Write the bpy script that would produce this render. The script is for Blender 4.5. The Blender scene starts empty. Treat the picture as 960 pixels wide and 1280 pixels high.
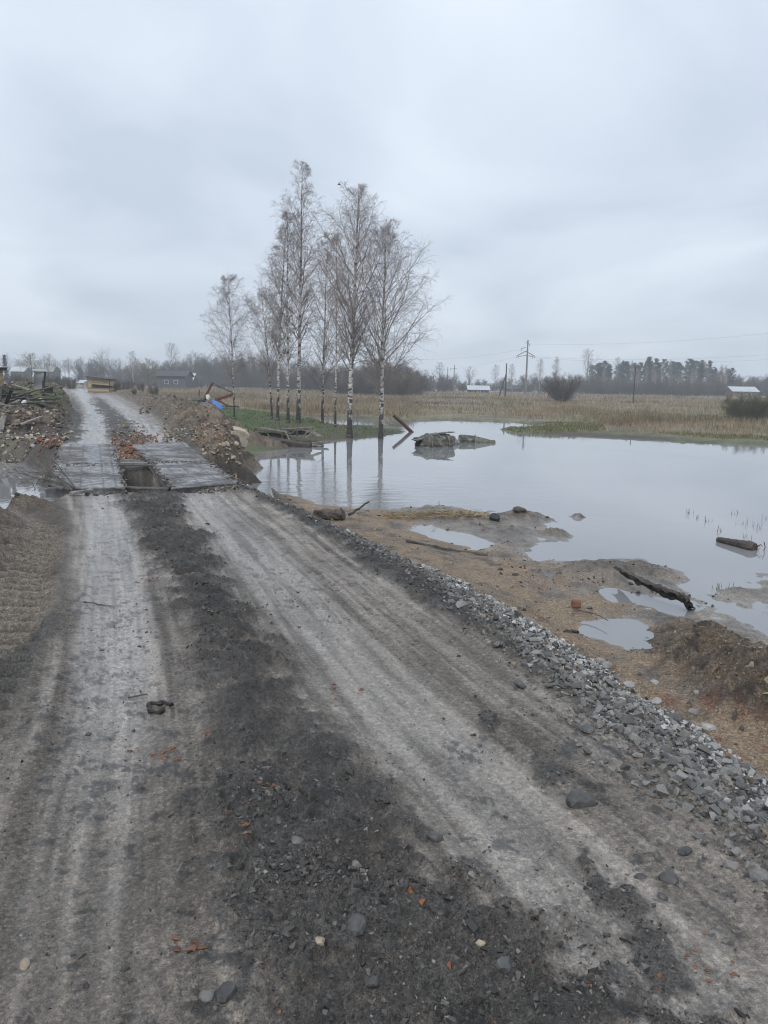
import bpy, bmesh, math, random
import numpy as np
from mathutils import Vector, Matrix

C = bpy.context.scene.collection
SC = bpy.context.scene
R = math.radians
rng = np.random.default_rng(7)
random.seed(7)

# ------------------------------------------------------------------ camera
FPX, CX, CY = 961.0, 480.0, 640.0          # focal length and centre of the 960x1280 photograph
PITCH, ROLL, HC = R(9.51), R(1.0), 1.8
ZW = -0.55                                  # level of the flood water
_F = np.array([0, math.cos(PITCH), -math.sin(PITCH)])
_R0 = np.array([1.0, 0, 0]); _U0 = np.array([0, math.sin(PITCH), math.cos(PITCH)])
_Rt = _R0*math.cos(ROLL) + _U0*math.sin(ROLL)
_Up = _U0*math.cos(ROLL) - _R0*math.sin(ROLL)
cd = bpy.data.cameras.new('camera'); cam = bpy.data.objects.new('camera', cd); C.objects.link(cam)
cam.matrix_world = Matrix(((_Rt[0], _Up[0], -_F[0], 0), (_Rt[1], _Up[1], -_F[1], 0), (_Rt[2], _Up[2], -_F[2], HC), (0, 0, 0, 1)))
cd.sensor_fit = 'VERTICAL'; cd.sensor_height = 24; cd.lens = 24*FPX/1280
cd.clip_start = 0.05; cd.clip_end = 6000
SC.camera = cam

# ------------------------------------------------------------------ sky and sun
w = bpy.data.worlds.new('World'); SC.world = w; w.use_nodes = True
nt = w.node_tree; nt.nodes.clear()
def nd(tree, typ, **kw):
    n = tree.nodes.new(typ)
    for k, v in kw.items(): setattr(n, k, v)
    return n
SUN_EL, SUN_AZ = R(48), R(200)
out = nd(nt, 'ShaderNodeOutputWorld'); mixs = nd(nt, 'ShaderNodeMixShader'); b1 = nd(nt, 'ShaderNodeBackground'); b2 = nd(nt, 'ShaderNodeBackground')
sky = nd(nt, 'ShaderNodeTexSky', sky_type='NISHITA'); sky.sun_disc = False; sky.sun_elevation = SUN_EL; sky.sun_rotation = SUN_AZ
b1.inputs[1].default_value = 0.1; b2.inputs[1].default_value = 1.0
nt.links.new(sky.outputs[0], b1.inputs[0])
tc = nd(nt, 'ShaderNodeTexCoord'); sep = nd(nt, 'ShaderNodeSeparateXYZ'); nt.links.new(tc.outputs['Generated'], sep.inputs[0])
# clouds laid out on a plane overhead: direction / (height + k)
ad = nd(nt, 'ShaderNodeMath', operation='ADD'); ad.inputs[1].default_value = 0.22; ab = nd(nt, 'ShaderNodeMath', operation='ABSOLUTE')
nt.links.new(sep.outputs[2], ab.inputs[0]); nt.links.new(ab.outputs[0], ad.inputs[0])
dx = nd(nt, 'ShaderNodeMath', operation='DIVIDE'); dy = nd(nt, 'ShaderNodeMath', operation='DIVIDE')
nt.links.new(sep.outputs[0], dx.inputs[0]); nt.links.new(ad.outputs[0], dx.inputs[1]); nt.links.new(sep.outputs[1], dy.inputs[0]); nt.links.new(ad.outputs[0], dy.inputs[1])
cmb = nd(nt, 'ShaderNodeCombineXYZ'); nt.links.new(dx.outputs[0], cmb.inputs[0]); nt.links.new(dy.outputs[0], cmb.inputs[1])
mp = nd(nt, 'ShaderNodeMapping'); mp.inputs['Scale'].default_value = (0.85, 0.65, 1); mp.inputs['Location'].default_value = (0.35, 0.1, 0); mp.inputs['Rotation'].default_value = (0, 0, 0.5)
nt.links.new(cmb.outputs[0], mp.inputs[0])
n1 = nd(nt, 'ShaderNodeTexNoise'); n1.inputs['Scale'].default_value = 1.45; n1.inputs['Detail'].default_value = 5; n1.inputs['Roughness'].default_value = 0.45; n1.inputs['Distortion'].default_value = 0.4
nt.links.new(mp.outputs[0], n1.inputs['Vector'])
cr = nd(nt, 'ShaderNodeValToRGB')
cr.color_ramp.elements[0].position = 0.38; cr.color_ramp.elements[0].color = (0.430, 0.490, 0.570, 1)
cr.color_ramp.elements[1].position = 0.60; cr.color_ramp.elements[1].color = (0.580, 0.635, 0.710, 1)
nt.links.new(n1.outputs[0], cr.inputs[0])
# an overcast sky is brighter towards the zenith
mr = nd(nt, 'ShaderNodeMapRange'); mr.inputs[1].default_value = 0.0; mr.inputs[2].default_value = 1.0; mr.inputs[3].default_value = 1.0; mr.inputs[4].default_value = 1.4
nt.links.new(ab.outputs[0], mr.inputs[0])
vm = nd(nt, 'ShaderNodeVectorMath', operation='SCALE'); nt.links.new(cr.outputs[0], vm.inputs[0]); nt.links.new(mr.outputs[0], vm.inputs['Scale'])
nt.links.new(vm.outputs[0], b2.inputs[0])
mixs.inputs[0].default_value = 0.93
nt.links.new(b1.outputs[0], mixs.inputs[1]); nt.links.new(b2.outputs[0], mixs.inputs[2]); nt.links.new(mixs.outputs[0], out.inputs[0])
sl = bpy.data.lights.new('sun', 'SUN'); sl.energy = 1.1; sl.angle = R(25); sl.color = (1.0, 0.95, 0.88)
so = bpy.data.objects.new('sun', sl); C.objects.link(so)
sd_ = Vector((math.sin(SUN_AZ)*math.cos(SUN_EL), math.cos(SUN_AZ)*math.cos(SUN_EL), math.sin(SUN_EL)))
so.rotation_euler = sd_.to_track_quat('Z', 'Y').to_euler()
SC.view_settings.view_transform = 'Standard'; SC.view_settings.look = 'None'; SC.view_settings.exposure = 0.40; SC.view_settings.gamma = 1.0
SC.cycles.max_bounces = 6; SC.cycles.volume_bounces = 1
SC.cycles.use_denoising = True; SC.cycles.denoising_prefilter = 'ACCURATE'; SC.cycles.filter_width = 1.1

# ------------------------------------------------------------------ pixel of the photograph -> place in the scene
def ray(px, py):
    return _F + _Rt*((px-CX)/FPX) + _Up*((CY-py)/FPX)
def at(px, py, z=0.0):
    d = ray(px, py); t = (z-HC)/d[2]
    return np.array([d[0]*t, d[1]*t, z])
def atY(px, py, Y):
    d = ray(px, py); t = Y/d[1]
    return np.array([d[0]*t, Y, HC+d[2]*t])
def P2(lst, z=0.0): return np.array([at(a, b, z)[:2] for a, b in lst])

# ------------------------------------------------------------------ noise and distances
def _hash(ix, iy, seed):
    h = (ix.astype(np.int64)*374761393 + iy.astype(np.int64)*668265263 + seed*974634777) & 0xffffffff
    h = ((h ^ (h >> 13))*1274126177) & 0xffffffff
    return ((h ^ (h >> 16)) & 0xffff)/65535.0
def vn(x, y, seed=0):
    ix = np.floor(x); iy = np.floor(y); fx = x-ix; fy = y-iy
    fx = fx*fx*(3-2*fx); fy = fy*fy*(3-2*fy)
    a = _hash(ix, iy, seed); b = _hash(ix+1, iy, seed); c = _hash(ix, iy+1, seed); d = _hash(ix+1, iy+1, seed)
    return (a+(b-a)*fx)*(1-fy)+(c+(d-c)*fx)*fy
def fbm(x, y, scale=1.0, octv=4, seed=0, gain=0.5):
    s = 0; a = 1; t = 0
    for i in range(octv):
        c, sn = math.cos(i*1.1+0.3), math.sin(i*1.1+0.3)
        s = s + a*(vn((x*c-y*sn)*scale, (x*sn+y*c)*scale, seed+i*17)*2-1); t += a; a *= gain; scale *= 2.03
    return s/t
def ridg(x, y, scale, octv, seed): return 1-2*np.abs(fbm(x, y, scale, octv, seed))
def sm(x, a, b):
    t = np.clip((x-a)/(b-a), 0, 1); return t*t*(3-2*t)
def smooth_line(P, n=6):
    P = np.asarray(P, float); o = []
    for i in range(len(P)-1):
        p0 = P[max(i-1, 0)]; p1 = P[i]; p2 = P[i+1]; p3 = P[min(i+2, len(P)-1)]
        for k in range(n):
            t = k/n
            o.append(0.5*((2*p1)+(-p0+p2)*t+(2*p0-5*p1+4*p2-p3)*t*t+(-p0+3*p1-3*p2+p3)*t**3))
    o.append(P[-1]); return np.array(o)
def poly_sd(x, y, poly, margin=0):
    """signed distance, positive inside; beyond margin metres outside the outline it is just -margin"""
    if margin:
        lo = np.min(poly, 0)-margin; hi = np.max(poly, 0)+margin; m = (x > lo[0]) & (x < hi[0]) & (y > lo[1]) & (y < hi[1]); o = np.full(x.shape, -float(margin))
        if m.any(): o[m] = poly_sd(x[m], y[m], poly)
        return o
    d = np.full(x.shape, 1e18); ins = np.zeros(x.shape, bool); n = len(poly)
    for i in range(n):
        ax, ay = poly[i]; bx, by = poly[(i+1) % n]
        ex, ey = bx-ax, by-ay; wx = x-ax; wy = y-ay
        t = np.clip((wx*ex+wy*ey)/(ex*ex+ey*ey+1e-12), 0, 1)
        d = np.minimum(d, (wx-ex*t)**2+(wy-ey*t)**2)
        c = (ay > y) != (by > y)
        if by != ay: ins ^= c & (x < ex*(y-ay)/(by-ay)+ax)
    return np.where(ins, 1, -1)*np.sqrt(d)
def path_co(x, y, line, margin=0):
    """s along a polyline and l sideways (positive to the right)"""
    if margin:
        lo = np.min(line, 0)-margin; hi = np.max(line, 0)+margin; m = (x > lo[0]) & (x < hi[0]) & (y > lo[1]) & (y < hi[1]); S = np.zeros(x.shape); L = np.full(x.shape, 99.)
        if m.any(): S[m], L[m] = path_co(x[m], y[m], line)
        return S, L
    best = np.full(x.shape, 1e18); S = np.zeros(x.shape); L = np.zeros(x.shape); acc = 0
    for i in range(len(line)-1):
        ax, ay = line[i]; bx, by = line[i+1]; ex, ey = bx-ax, by-ay; ln = math.hypot(ex, ey)
        wx = x-ax; wy = y-ay; t = np.clip((wx*ex+wy*ey)/(ln*ln+1e-12), 0, 1)
        d = (wx-ex*t)**2+(wy-ey*t)**2; m = d < best
        best = np.where(m, d, best); S = np.where(m, acc+t*ln, S)
        L = np.where(m, np.sqrt(d)*np.sign(wx*ey-wy*ex), L); acc += ln
    return S, L

# ------------------------------------------------------------------ the lie of the land (outlines in metres on the ground)
road_right = [(1500, 1480), (1180, 1240), (960, 1062), (880, 1000), (760, 900), (640, 800), (560, 735), (480, 690), (400, 650), (330, 618), (285, 598), (235, 560), (205, 530), (180, 512), (150, 498), (134, 494), (114, 491.3), (98, 489.3), (82, 487.6), (60, 486.2)]
road_left = [(60, 488.2), (74, 490), (82, 493), (88, 501), (92, 515), (92, 530), (78, 552), (66, 585), (64, 612), (82, 640), (80, 700), (60, 780), (0, 880), (-300, 1150), (-600, 1480)]
ROAD = np.vstack([smooth_line(P2(road_right), 4), smooth_line(P2(road_left), 4)])
UP = P2([(1500, 1480), (1180, 1240), (960, 1062), (880, 1000), (760, 900), (640, 800), (560, 735), (480, 690), (400, 650), (330, 617), (306, 607),
         (268, 580), (280, 565), (290, 552), (288, 540), (274, 530), (262, 520), (235, 508), (200, 492), (150, 482), (95, 476.5), (-250, 470.5), (-420, 520), (-200, 543), (0, 546), (40, 553), (66, 562),
         (66, 585), (62, 612), (48, 622), (24, 636), (-30, 652), (-260, 700), (-700, 1480)])
CHAN = P2([(-60, 650), (30, 622), (60, 607), (150, 606), (156, 610.5), (214, 610.5), (224, 604), (262, 590), (300, 598), (330, 604), (330, 575), (262, 575), (215, 580), (140, 577), (60, 579), (-60, 568)])
POND = P2([(296, 600), (345, 614), (395, 628), (440, 637), (500, 637), (530, 632), (565, 634), (600, 648), (640, 652), (682, 652), (700, 664), (676, 680), (656, 690), (662, 700), (700, 706),
           (745, 702), (800, 699), (812, 704), (836, 708), (842, 716), (826, 730), (838, 742), (862, 756), (874, 764), (900, 772), (925, 790), (955, 818), (1000, 850), (1100, 830), (1020, 790), (960, 766), (930, 757), (902, 746),
           (930, 733), (960, 719), (1100, 690), (1500, 690), (1600, 575), (1200, 566), (1000, 559), (925, 555), (865, 552), (800, 549), (750, 546.5), (690, 544), (640, 541), (628, 538),
           (664, 536), (668, 531), (640, 527.5), (560, 525), (505, 527), (498, 534), (502, 541), (470, 546.5), (430, 549), (398, 552), (360, 557), (322, 566), (306, 580)], ZW)
POND2 = P2([(-300, 590), (-40, 572), (0, 575), (40, 588), (60, 597), (66, 606), (56, 620), (30, 631), (0, 640), (-300, 700)], ZW)
PUD = [P2([(738, 780), (762, 776), (790, 778), (802, 790), (806, 806), (785, 810), (764, 800), (742, 792)], ZW),
       P2([(764, 738), (800, 744), (858, 752), (866, 762), (852, 768), (815, 757), (775, 750)], ZW),
       P2([(400, 523), (478, 524), (492, 529), (480, 533), (430, 533), (398, 527)], ZW),
       P2([(520, 655), (560, 664), (612, 679), (600, 684), (560, 676), (525, 664)], ZW)]
FLAT = P2([(440, 628), (530, 622), (700, 625), (820, 690), (1010, 700), (1300, 780), (1300, 950), (960, 900), (820, 830), (700, 770), (600, 715), (500, 665)], ZW)
LAWN = P2([(228, 506), (262, 503), (300, 509), (345, 514), (400, 522), (470, 531), (500, 537), (500, 543), (468, 547), (430, 550), (398, 552), (350, 546), (300, 541), (262, 528), (236, 517)], -0.3)
EDGE_R = smooth_line(P2(road_right), 4)
TRK_L = smooth_line(P2([(60, 1600), (96, 1280), (125, 1000), (145, 860), (143, 750), (135, 650), (118, 600), (113, 560), (118, 530), (120, 512), (108, 497), (96, 489)]), 5)
TRK_R = smooth_line(P2([(1150, 1600), (860, 1280), (620, 1010), (470, 860), (370, 750), (290, 660), (235, 600), (205, 565), (185, 540), (160, 518), (130, 500), (105, 490.5)]), 5)
TREAD = smooth_line(P2([(-130, 1000), (-50, 860), (-10, 780), (18, 715), (34, 672), (36, 645)]), 5)
RIDGE = P2([(150, 616), (215, 616), (262, 690), (318, 770), (372, 850), (428, 940), (535, 1055), (680, 1180), (860, 1300), (900, 1700), (360, 1700), (322, 1280), (262, 1130), (255, 1000), (275, 930), (250, 830), (225, 760), (190, 690)])
DARKR = P2([(300, 603), (400, 645), (490, 690), (565, 735), (650, 800), (690, 842), (640, 820), (560, 775), (500, 735), (420, 680), (360, 645), (300, 612)])
DARK2 = P2([(112, 495), (128, 500), (146, 515), (166, 535), (190, 558), (150, 560), (137, 545), (131, 522), (116, 504)]); DARK3 = P2([(86, 497), (96, 505), (101, 520), (102, 540), (92, 553), (78, 556), (86, 530), (84, 505)])
PATCH = [(690, 960, 0.17, 0.2), (612, 900, 0.06, 0.28), (745, 1095, 0.07, 0.3), (815, 1180, 0.12, 0.4)]
PATCH = [(at(a, b)[:2], c, d) for a, b, c, d in PATCH]
OCHRE = P2([(-400, 640), (30, 636), (70, 660), (82, 700), (70, 770), (45, 840), (5, 875), (-300, 1080)])
SLABS = [P2(q) for q in ([(67, 581), (149, 581), (157, 611), (57, 611)], [(75, 557), (143, 557), (148.6, 581), (67.4, 581)], [(186, 578), (262, 578), (303, 605), (214, 611)], [(160, 557), (233, 554), (261, 578), (185.4, 578)])]
HEAPS = []      # centre, half sizes, rotation, height
def heap(p, a, b, rot, h): HEAPS.append((p[0], p[1], a, b, R(rot), h))
heap(at(836, 803, ZW), .34, .46, -35, .25); heap(at(885, 838, ZW), .45, .40, -40, .29); heap(at(948, 878, ZW), .5, .45, -35, .31); heap(at(1010, 912, ZW), .6, .55, -30, .3); heap(at(850, 835, ZW), .3, .25, 0, .2)
heap(at(-30, 662), .45, .6, 0, .22); heap(at(22, 640), .5, .28, 20, .12); heap(at(-75, 710), .5, 1.4, 10, .3); heap(at(62, 640), .5, .3, 0, .06)
# far left bank: high cut bank with debris on top
for (px, py, a, b, rt, h) in [(28, 522, 5.5, 4.5, 0, 1.0), (-60, 524, 8, 5, 0, 1.0), (52, 516, 3.4, 5, 10, .8), (62, 507, 3.6, 8, 10, .55), (10, 536, 3, 1.6, 0, .45), (45, 540, 1.6, 1.5, 0, .35), (-30, 538, 5, 1.8, 0, .45)]:
    heap(at(px, py), a, b, rt, h)
# far right bank heaps
for (px, py, a, b, rt, h) in [(252, 529, 1.6, 3.0, 25, .62), (222, 517, 2.2, 4.5, 25, .62), (196, 507, 2.5, 6, 25, .5), (273, 556, .9, 2.4, 20, .42), (288, 575, .6, 1.5, 20, .32), (165, 497, 3, 9, 20, .5), (230, 532, .7, 2.5, 25, .3), (300, 540, 1.6, .8, 0, .3)]:
    heap(at(px, py), a, b, rt, h)
heap(at(98, 487.2, .3), 2.2, 9, 0, 1.1); heap(at(108, 488.2, .3), 1.6, 6, 0, .9); heap(at(415, 634), .5, .22, 20, .05)
ISL = []
for (px, py, a, b, h) in [(650, 646, .5, .45, .13), (722, 646.5, .3, .16, .1), (641, 536, 1.0, 1.6, .12), (688, 668, .2, .2, .05), (700, 668.5, .18, .2, .05), (853, 667, .1, .1, .04), (883, 680, .06, .06, .04), (595, 651, .6, .4, .05), (740, 712, .6, .5, .05), (820, 718, .5, .45, .06), (860, 553.5, 1.6, .5, .1), (707, 534, 1.5, 1, .1)]:
    p = at(px, py, ZW); ISL.append((p[0], p[1], a, b, h))

def fields(x, y):
    """height and everything the ground's colours need"""
    f = {}
    r = np.hypot(x, y)
    wob = fbm(x, y, 0.8, 4, 3)
    sdR = poly_sd(x, y, ROAD) + 0.06*fbm(x, y, 2.5, 3, 5)
    sdU = poly_sd(x, y, UP) + 0.10*wob*np.clip(r/8, .4, 2)
    sdP = np.maximum(poly_sd(x, y, POND), poly_sd(x, y, POND2))
    for p in PUD:
        q_ = poly_sd(x, y, p, 2); sdP = np.maximum(sdP, np.where(q_ > -1.99, np.minimum(q_, .3), -99))
    sdF = poly_sd(x, y, FLAT, 4); sdC = poly_sd(x, y, CHAN, 4); sdL = poly_sd(x, y, LAWN, 5)
    fl = sm(sdF, -0.8, 0.6)
    edge = (0.05+0.011*r)*fbm(x, y, 1.6, 4, 9)
    sw = sdP + edge*(1+.7*fl) + (.06+.10*fl)*fbm(x, y, 5, 5, 10, .6)
    cap = 0.12 + 0.14*sm(r, 50, 120) + 0.22*sm(sdL, 0, 5)
    land = np.minimum(-sw*(0.16-0.11*fl), cap*(1-.72*fl))
    low = ZW + np.where(sw < 0, land, -np.minimum(sw*0.22, 0.5))
    low = low + fl*(0.050*fbm(x, y, 2.6, 6, 21, .62)+.014*ridg(x, y, 8, 4, 22))
    for (a, b, c, d, h) in ISL:
        q = ((x-a)/c)**2+((y-b)/d)**2
        low = low + np.where(q < 6, (h+0.0)*np.exp(-q)*(1+.8*fbm(x, y, 6, 3, 31)) + .25*np.exp(-q*.9)*np.clip((ZW-low), 0, .4)*3.4, 0)
    out_ = np.maximum(-sdU, 0)
    stp = sm(r, 8.5, 11)*(1-sm(r, 40, 60))
    bank = -(0.30+.9*stp)*out_ - 0.10*sm(out_, 0, .5) - 0.05*sm(out_, 0.9, 2.0)
    bank = bank + (0.09*fbm(x, y, 2.6, 6, 41, .6)+.03*ridg(x, y, 7, 4, 42))*sm(out_, .1, .9)*np.exp(-out_*.3)
    k = 0.09
    z = np.logaddexp(low/k, bank/k)*k - k*np.log(2)*np.exp(-np.abs(low-bank)/k)
    z = np.where(sdU > 0, np.maximum(z, bank), z)
    rise = 0.35*sm(r, 35, 110)
    z = z + rise*sm(sdU, 0, 6)
    # channel under the road
    zc = ZW-0.28+np.maximum(-sdC-.05*wob, 0)*1.6
    z = np.where(sdC > -1.5, np.minimum(z, zc), z)
    for q_ in SLABS: z = z - .09*sm(poly_sd(x, y, q_, 1), -.03, .12)
    hp = np.zeros_like(x)
    for (a, b, c, d, rt, h) in HEAPS:
        cs, sn = math.cos(rt), math.sin(rt)
        u = ((x-a)*cs+(y-b)*sn)/c; v = (-(x-a)*sn+(y-b)*cs)/d
        q = u*u+v*v
        m = q < 5
        g = np.where(m, h*np.exp(-(q**1.35)), 0)
        hp = np.maximum(hp, g)+0.35*np.minimum(hp, g)
    hm = sm(hp, 0.02, 0.18)
    far = sm(r, 12, 20)
    notroad = 1-sm(sdR, -.25*(1+far), .15)
    hp = hp*notroad
    rough = (0.10+0.20*far)*fbm(x, y, 2.2, 6, 51, .66) + (0.035+.05*far)*ridg(x, y, 5.0, 5, 55) + .035*fbm(x, y, 18, 4, 56, .7)
    z = z + hp*(1+.25*fbm(x, y, 1.3, 4, 58)) + hm*rough*notroad
    sdQ = .12*fbm(x, y, 2.2, 4, 14) + np.maximum(np.maximum(poly_sd(x, y, PUD[0], 1), poly_sd(x, y, PUD[1], 1)), poly_sd(x, y, PUD[3], 1)) + .05*fbm(x, y, 6, 4, 12)
    z = np.where(sdQ > -.6, np.minimum(z, ZW-.03+np.maximum(-sdQ, 0)*.30), z)
    # road surface
    inR = sm(sdR, -0.1, 0.15)
    sr = sm(r, 1.0, 4)
    brk = fbm(x, y, 7, 5, 62, .65)
    dk = sm(poly_sd(x, y, RIDGE, 3) + (.12+.02*r)*fbm(x, y, 1.7, 5, 61, .6)+.22*brk, -0.16, 0.16)*(.35+.65*sm(brk+.35*fbm(x, y, 1.3, 3, 64), -.50, -.12))
    dr = sm(np.maximum(np.maximum(poly_sd(x, y, DARKR, 3), poly_sd(x, y, DARK2, 3)), poly_sd(x, y, DARK3, 3)) + (.10+.012*r)*fbm(x, y, 3, 5, 63, .6)+.15*brk, -0.10, 0.12)
    pt = np.zeros_like(x)
    for (c, a, b) in PATCH:
        pt = np.maximum(pt, np.exp(-(((x-c[0])/a)**2+((y-c[1])/b)**2)))
    pt = sm(pt*.95+.5*fbm(x, y, 6, 5, 65, .7)+.3*brk, .55, .8)*inR*.9
    dark = np.maximum(np.maximum(dk, dr), pt)*(1-sm(r, 60, 90))
    sL, lL = path_co(x, y, TRK_L, 2); sR_, lR = path_co(x, y, TRK_R, 2)
    wL = .20+.008*r; wR = .30+.008*r
    tl = np.exp(-(lL/wL)**4)*sm(r, 1.5, 6); tr = np.exp(-(lR/wR)**4)
    nb = .5+.5*fbm(x, y, 1.1, 4, 67)
    tl = tl*(.7+.3*sm(nb, .1, .6)); tr = tr*(.5+.5*sm(nb, .0, .55))
    # clods of churned mud and crumbly crust
    cl = ridg(x, y, 9, 4, 71); big = fbm(x, y, 4.5, 4, 73)
    sdiag, ldiag = path_co(x, y, RIDMID, 2)
    lug = np.sin((sdiag*1.0+ldiag*.55)*2*math.pi/.23+1.5*fbm(x, y, 2, 2, 75))
    lugm = sm(r, 3.6, 5.5)*(1-sm(r, 12, 16))*dk
    dkh = np.maximum(np.maximum(dk, dr), .4*pt)
    z = z + inR*dkh*(0.022+0.030*big+0.026*cl+.030*lug*lugm+.026*fbm(x, y, 22, 4, 77, .65))
    z = z + inR*(1-dark)*(0.0075*fbm(x, y, 14, 5, 79, .65)+.008*fbm(x, y, 1.6, 3, 81) + .004*np.maximum(fbm(x, y, 5, 4, 82)-.12, 0)*4)
    z = z + inR*(0.03*fbm(x, y, .5, 2, 83) - 0.030*np.exp(-(lL/.3)**2) - 0.035*np.exp(-(lR/.45)**2))*sr*(1-sm(r, 60, 90))
    lr = np.where(np.abs(lR) < 3, lR, 0); ll = np.where(np.abs(lL) < 3, lL, 0)
    stR = fbm(lr*13, sR_*.55, 1, 4, 401, .6); stL = fbm(ll*15, sL*.55, 1, 4, 403, .6); wl = sm(np.abs(lR)-np.abs(lL), -.3, .3)
    stk = (stR*(1-wl)+stL*wl)*inR*(1-sm(r, 30, 60)); z = z + stk*.010*(1-dark)*(.45+.55*sm(r, 2, 7))
    # tyre grooves in the pale tracks
    gl = 0
    for o in (-.17, -.09, -.0, .09, .17): gl = gl - .0045*np.exp(-((lL-o)/.013)**2)
    gl = gl + .0020*np.sin(sL*2*math.pi/.052)*(np.abs(lL) < .2)
    z = z + inR*gl*(1-dark)*sm(nb, .2, .5)
    grr = 0
    for o in (-.3, -.21, .12, .2, .29): grr = grr - .005*np.exp(-((lR-o)/.016)**2)
    z = z + inR*grr*(1-dark)*sm(nb, .3, .6)
    # lug tread beside the road
    sT, lT = path_co(x, y, TREAD, 2)
    tm = (np.exp(-(lT/.36)**6))*(sm(r, 3.2, 4.5))*(1-inR*.7)*(1-sm(r, 9.5, 11))
    tw_ = np.sin((sT+.45*np.abs(lT))*2*math.pi/.23); tz = -0.06+.055*np.clip(tw_*1.5, -1, 1)*(.75+.25*nb); hm = hm*(1-.85*tm)
    z = z + tm*tz + (1-inR)*.06*np.exp(-((np.abs(lT)-.43)/.1)**2)*sm(r, 3.5, 5)*(r < 16)
    och = sm(poly_sd(x, y, OCHRE, 3)+.22*fbm(x, y, 1.2, 4, 85), -.1, .15)
    z = z + (1-inR)*sm(sdU, 0, .3)*(1-sm(r, 18, 22))*(.03*fbm(x, y, 2, 4, 87)+.008*ridg(x, y, 8, 4, 88))
    z = z + 0.02*fbm(x, y, 2.1, 4, 91)*sm(-sw, .2, 2)*(1-sm(sdU, -.2, .2))*(1-fl)*2
    f.update(r=r, sdR=sdR, sdU=sdU, sw=sw, sdC=sdC, sdL=sdL, fl=fl, hm=hm*notroad, inR=inR, dark=dark*inR, dk=dk*inR, tl=tl*inR*(1-dark), tr=tr*inR*(1-dark), och=och, tm=tm*sm(-tw_, -.3, .5), stk=stk, gl=np.clip(-(gl*(1-sm(r, 9, 14)))/.0045, 0, 1)*inR, lug=(.5-.5*lug)*lugm, nb=nb, z=z, low=low, out=out_, far=far)
    return f
RIDMID = smooth_line(P2([(900, 1600), (640, 1280), (460, 1080), (340, 900), (275, 780), (215, 680), (180, 616)]), 4)
def H(x, y): return fields(np.atleast_1d(np.asarray(x, float)), np.atleast_1d(np.asarray(y, float)))['z']
def H1(p): return float(H(p[0], p[1])[0])

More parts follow.
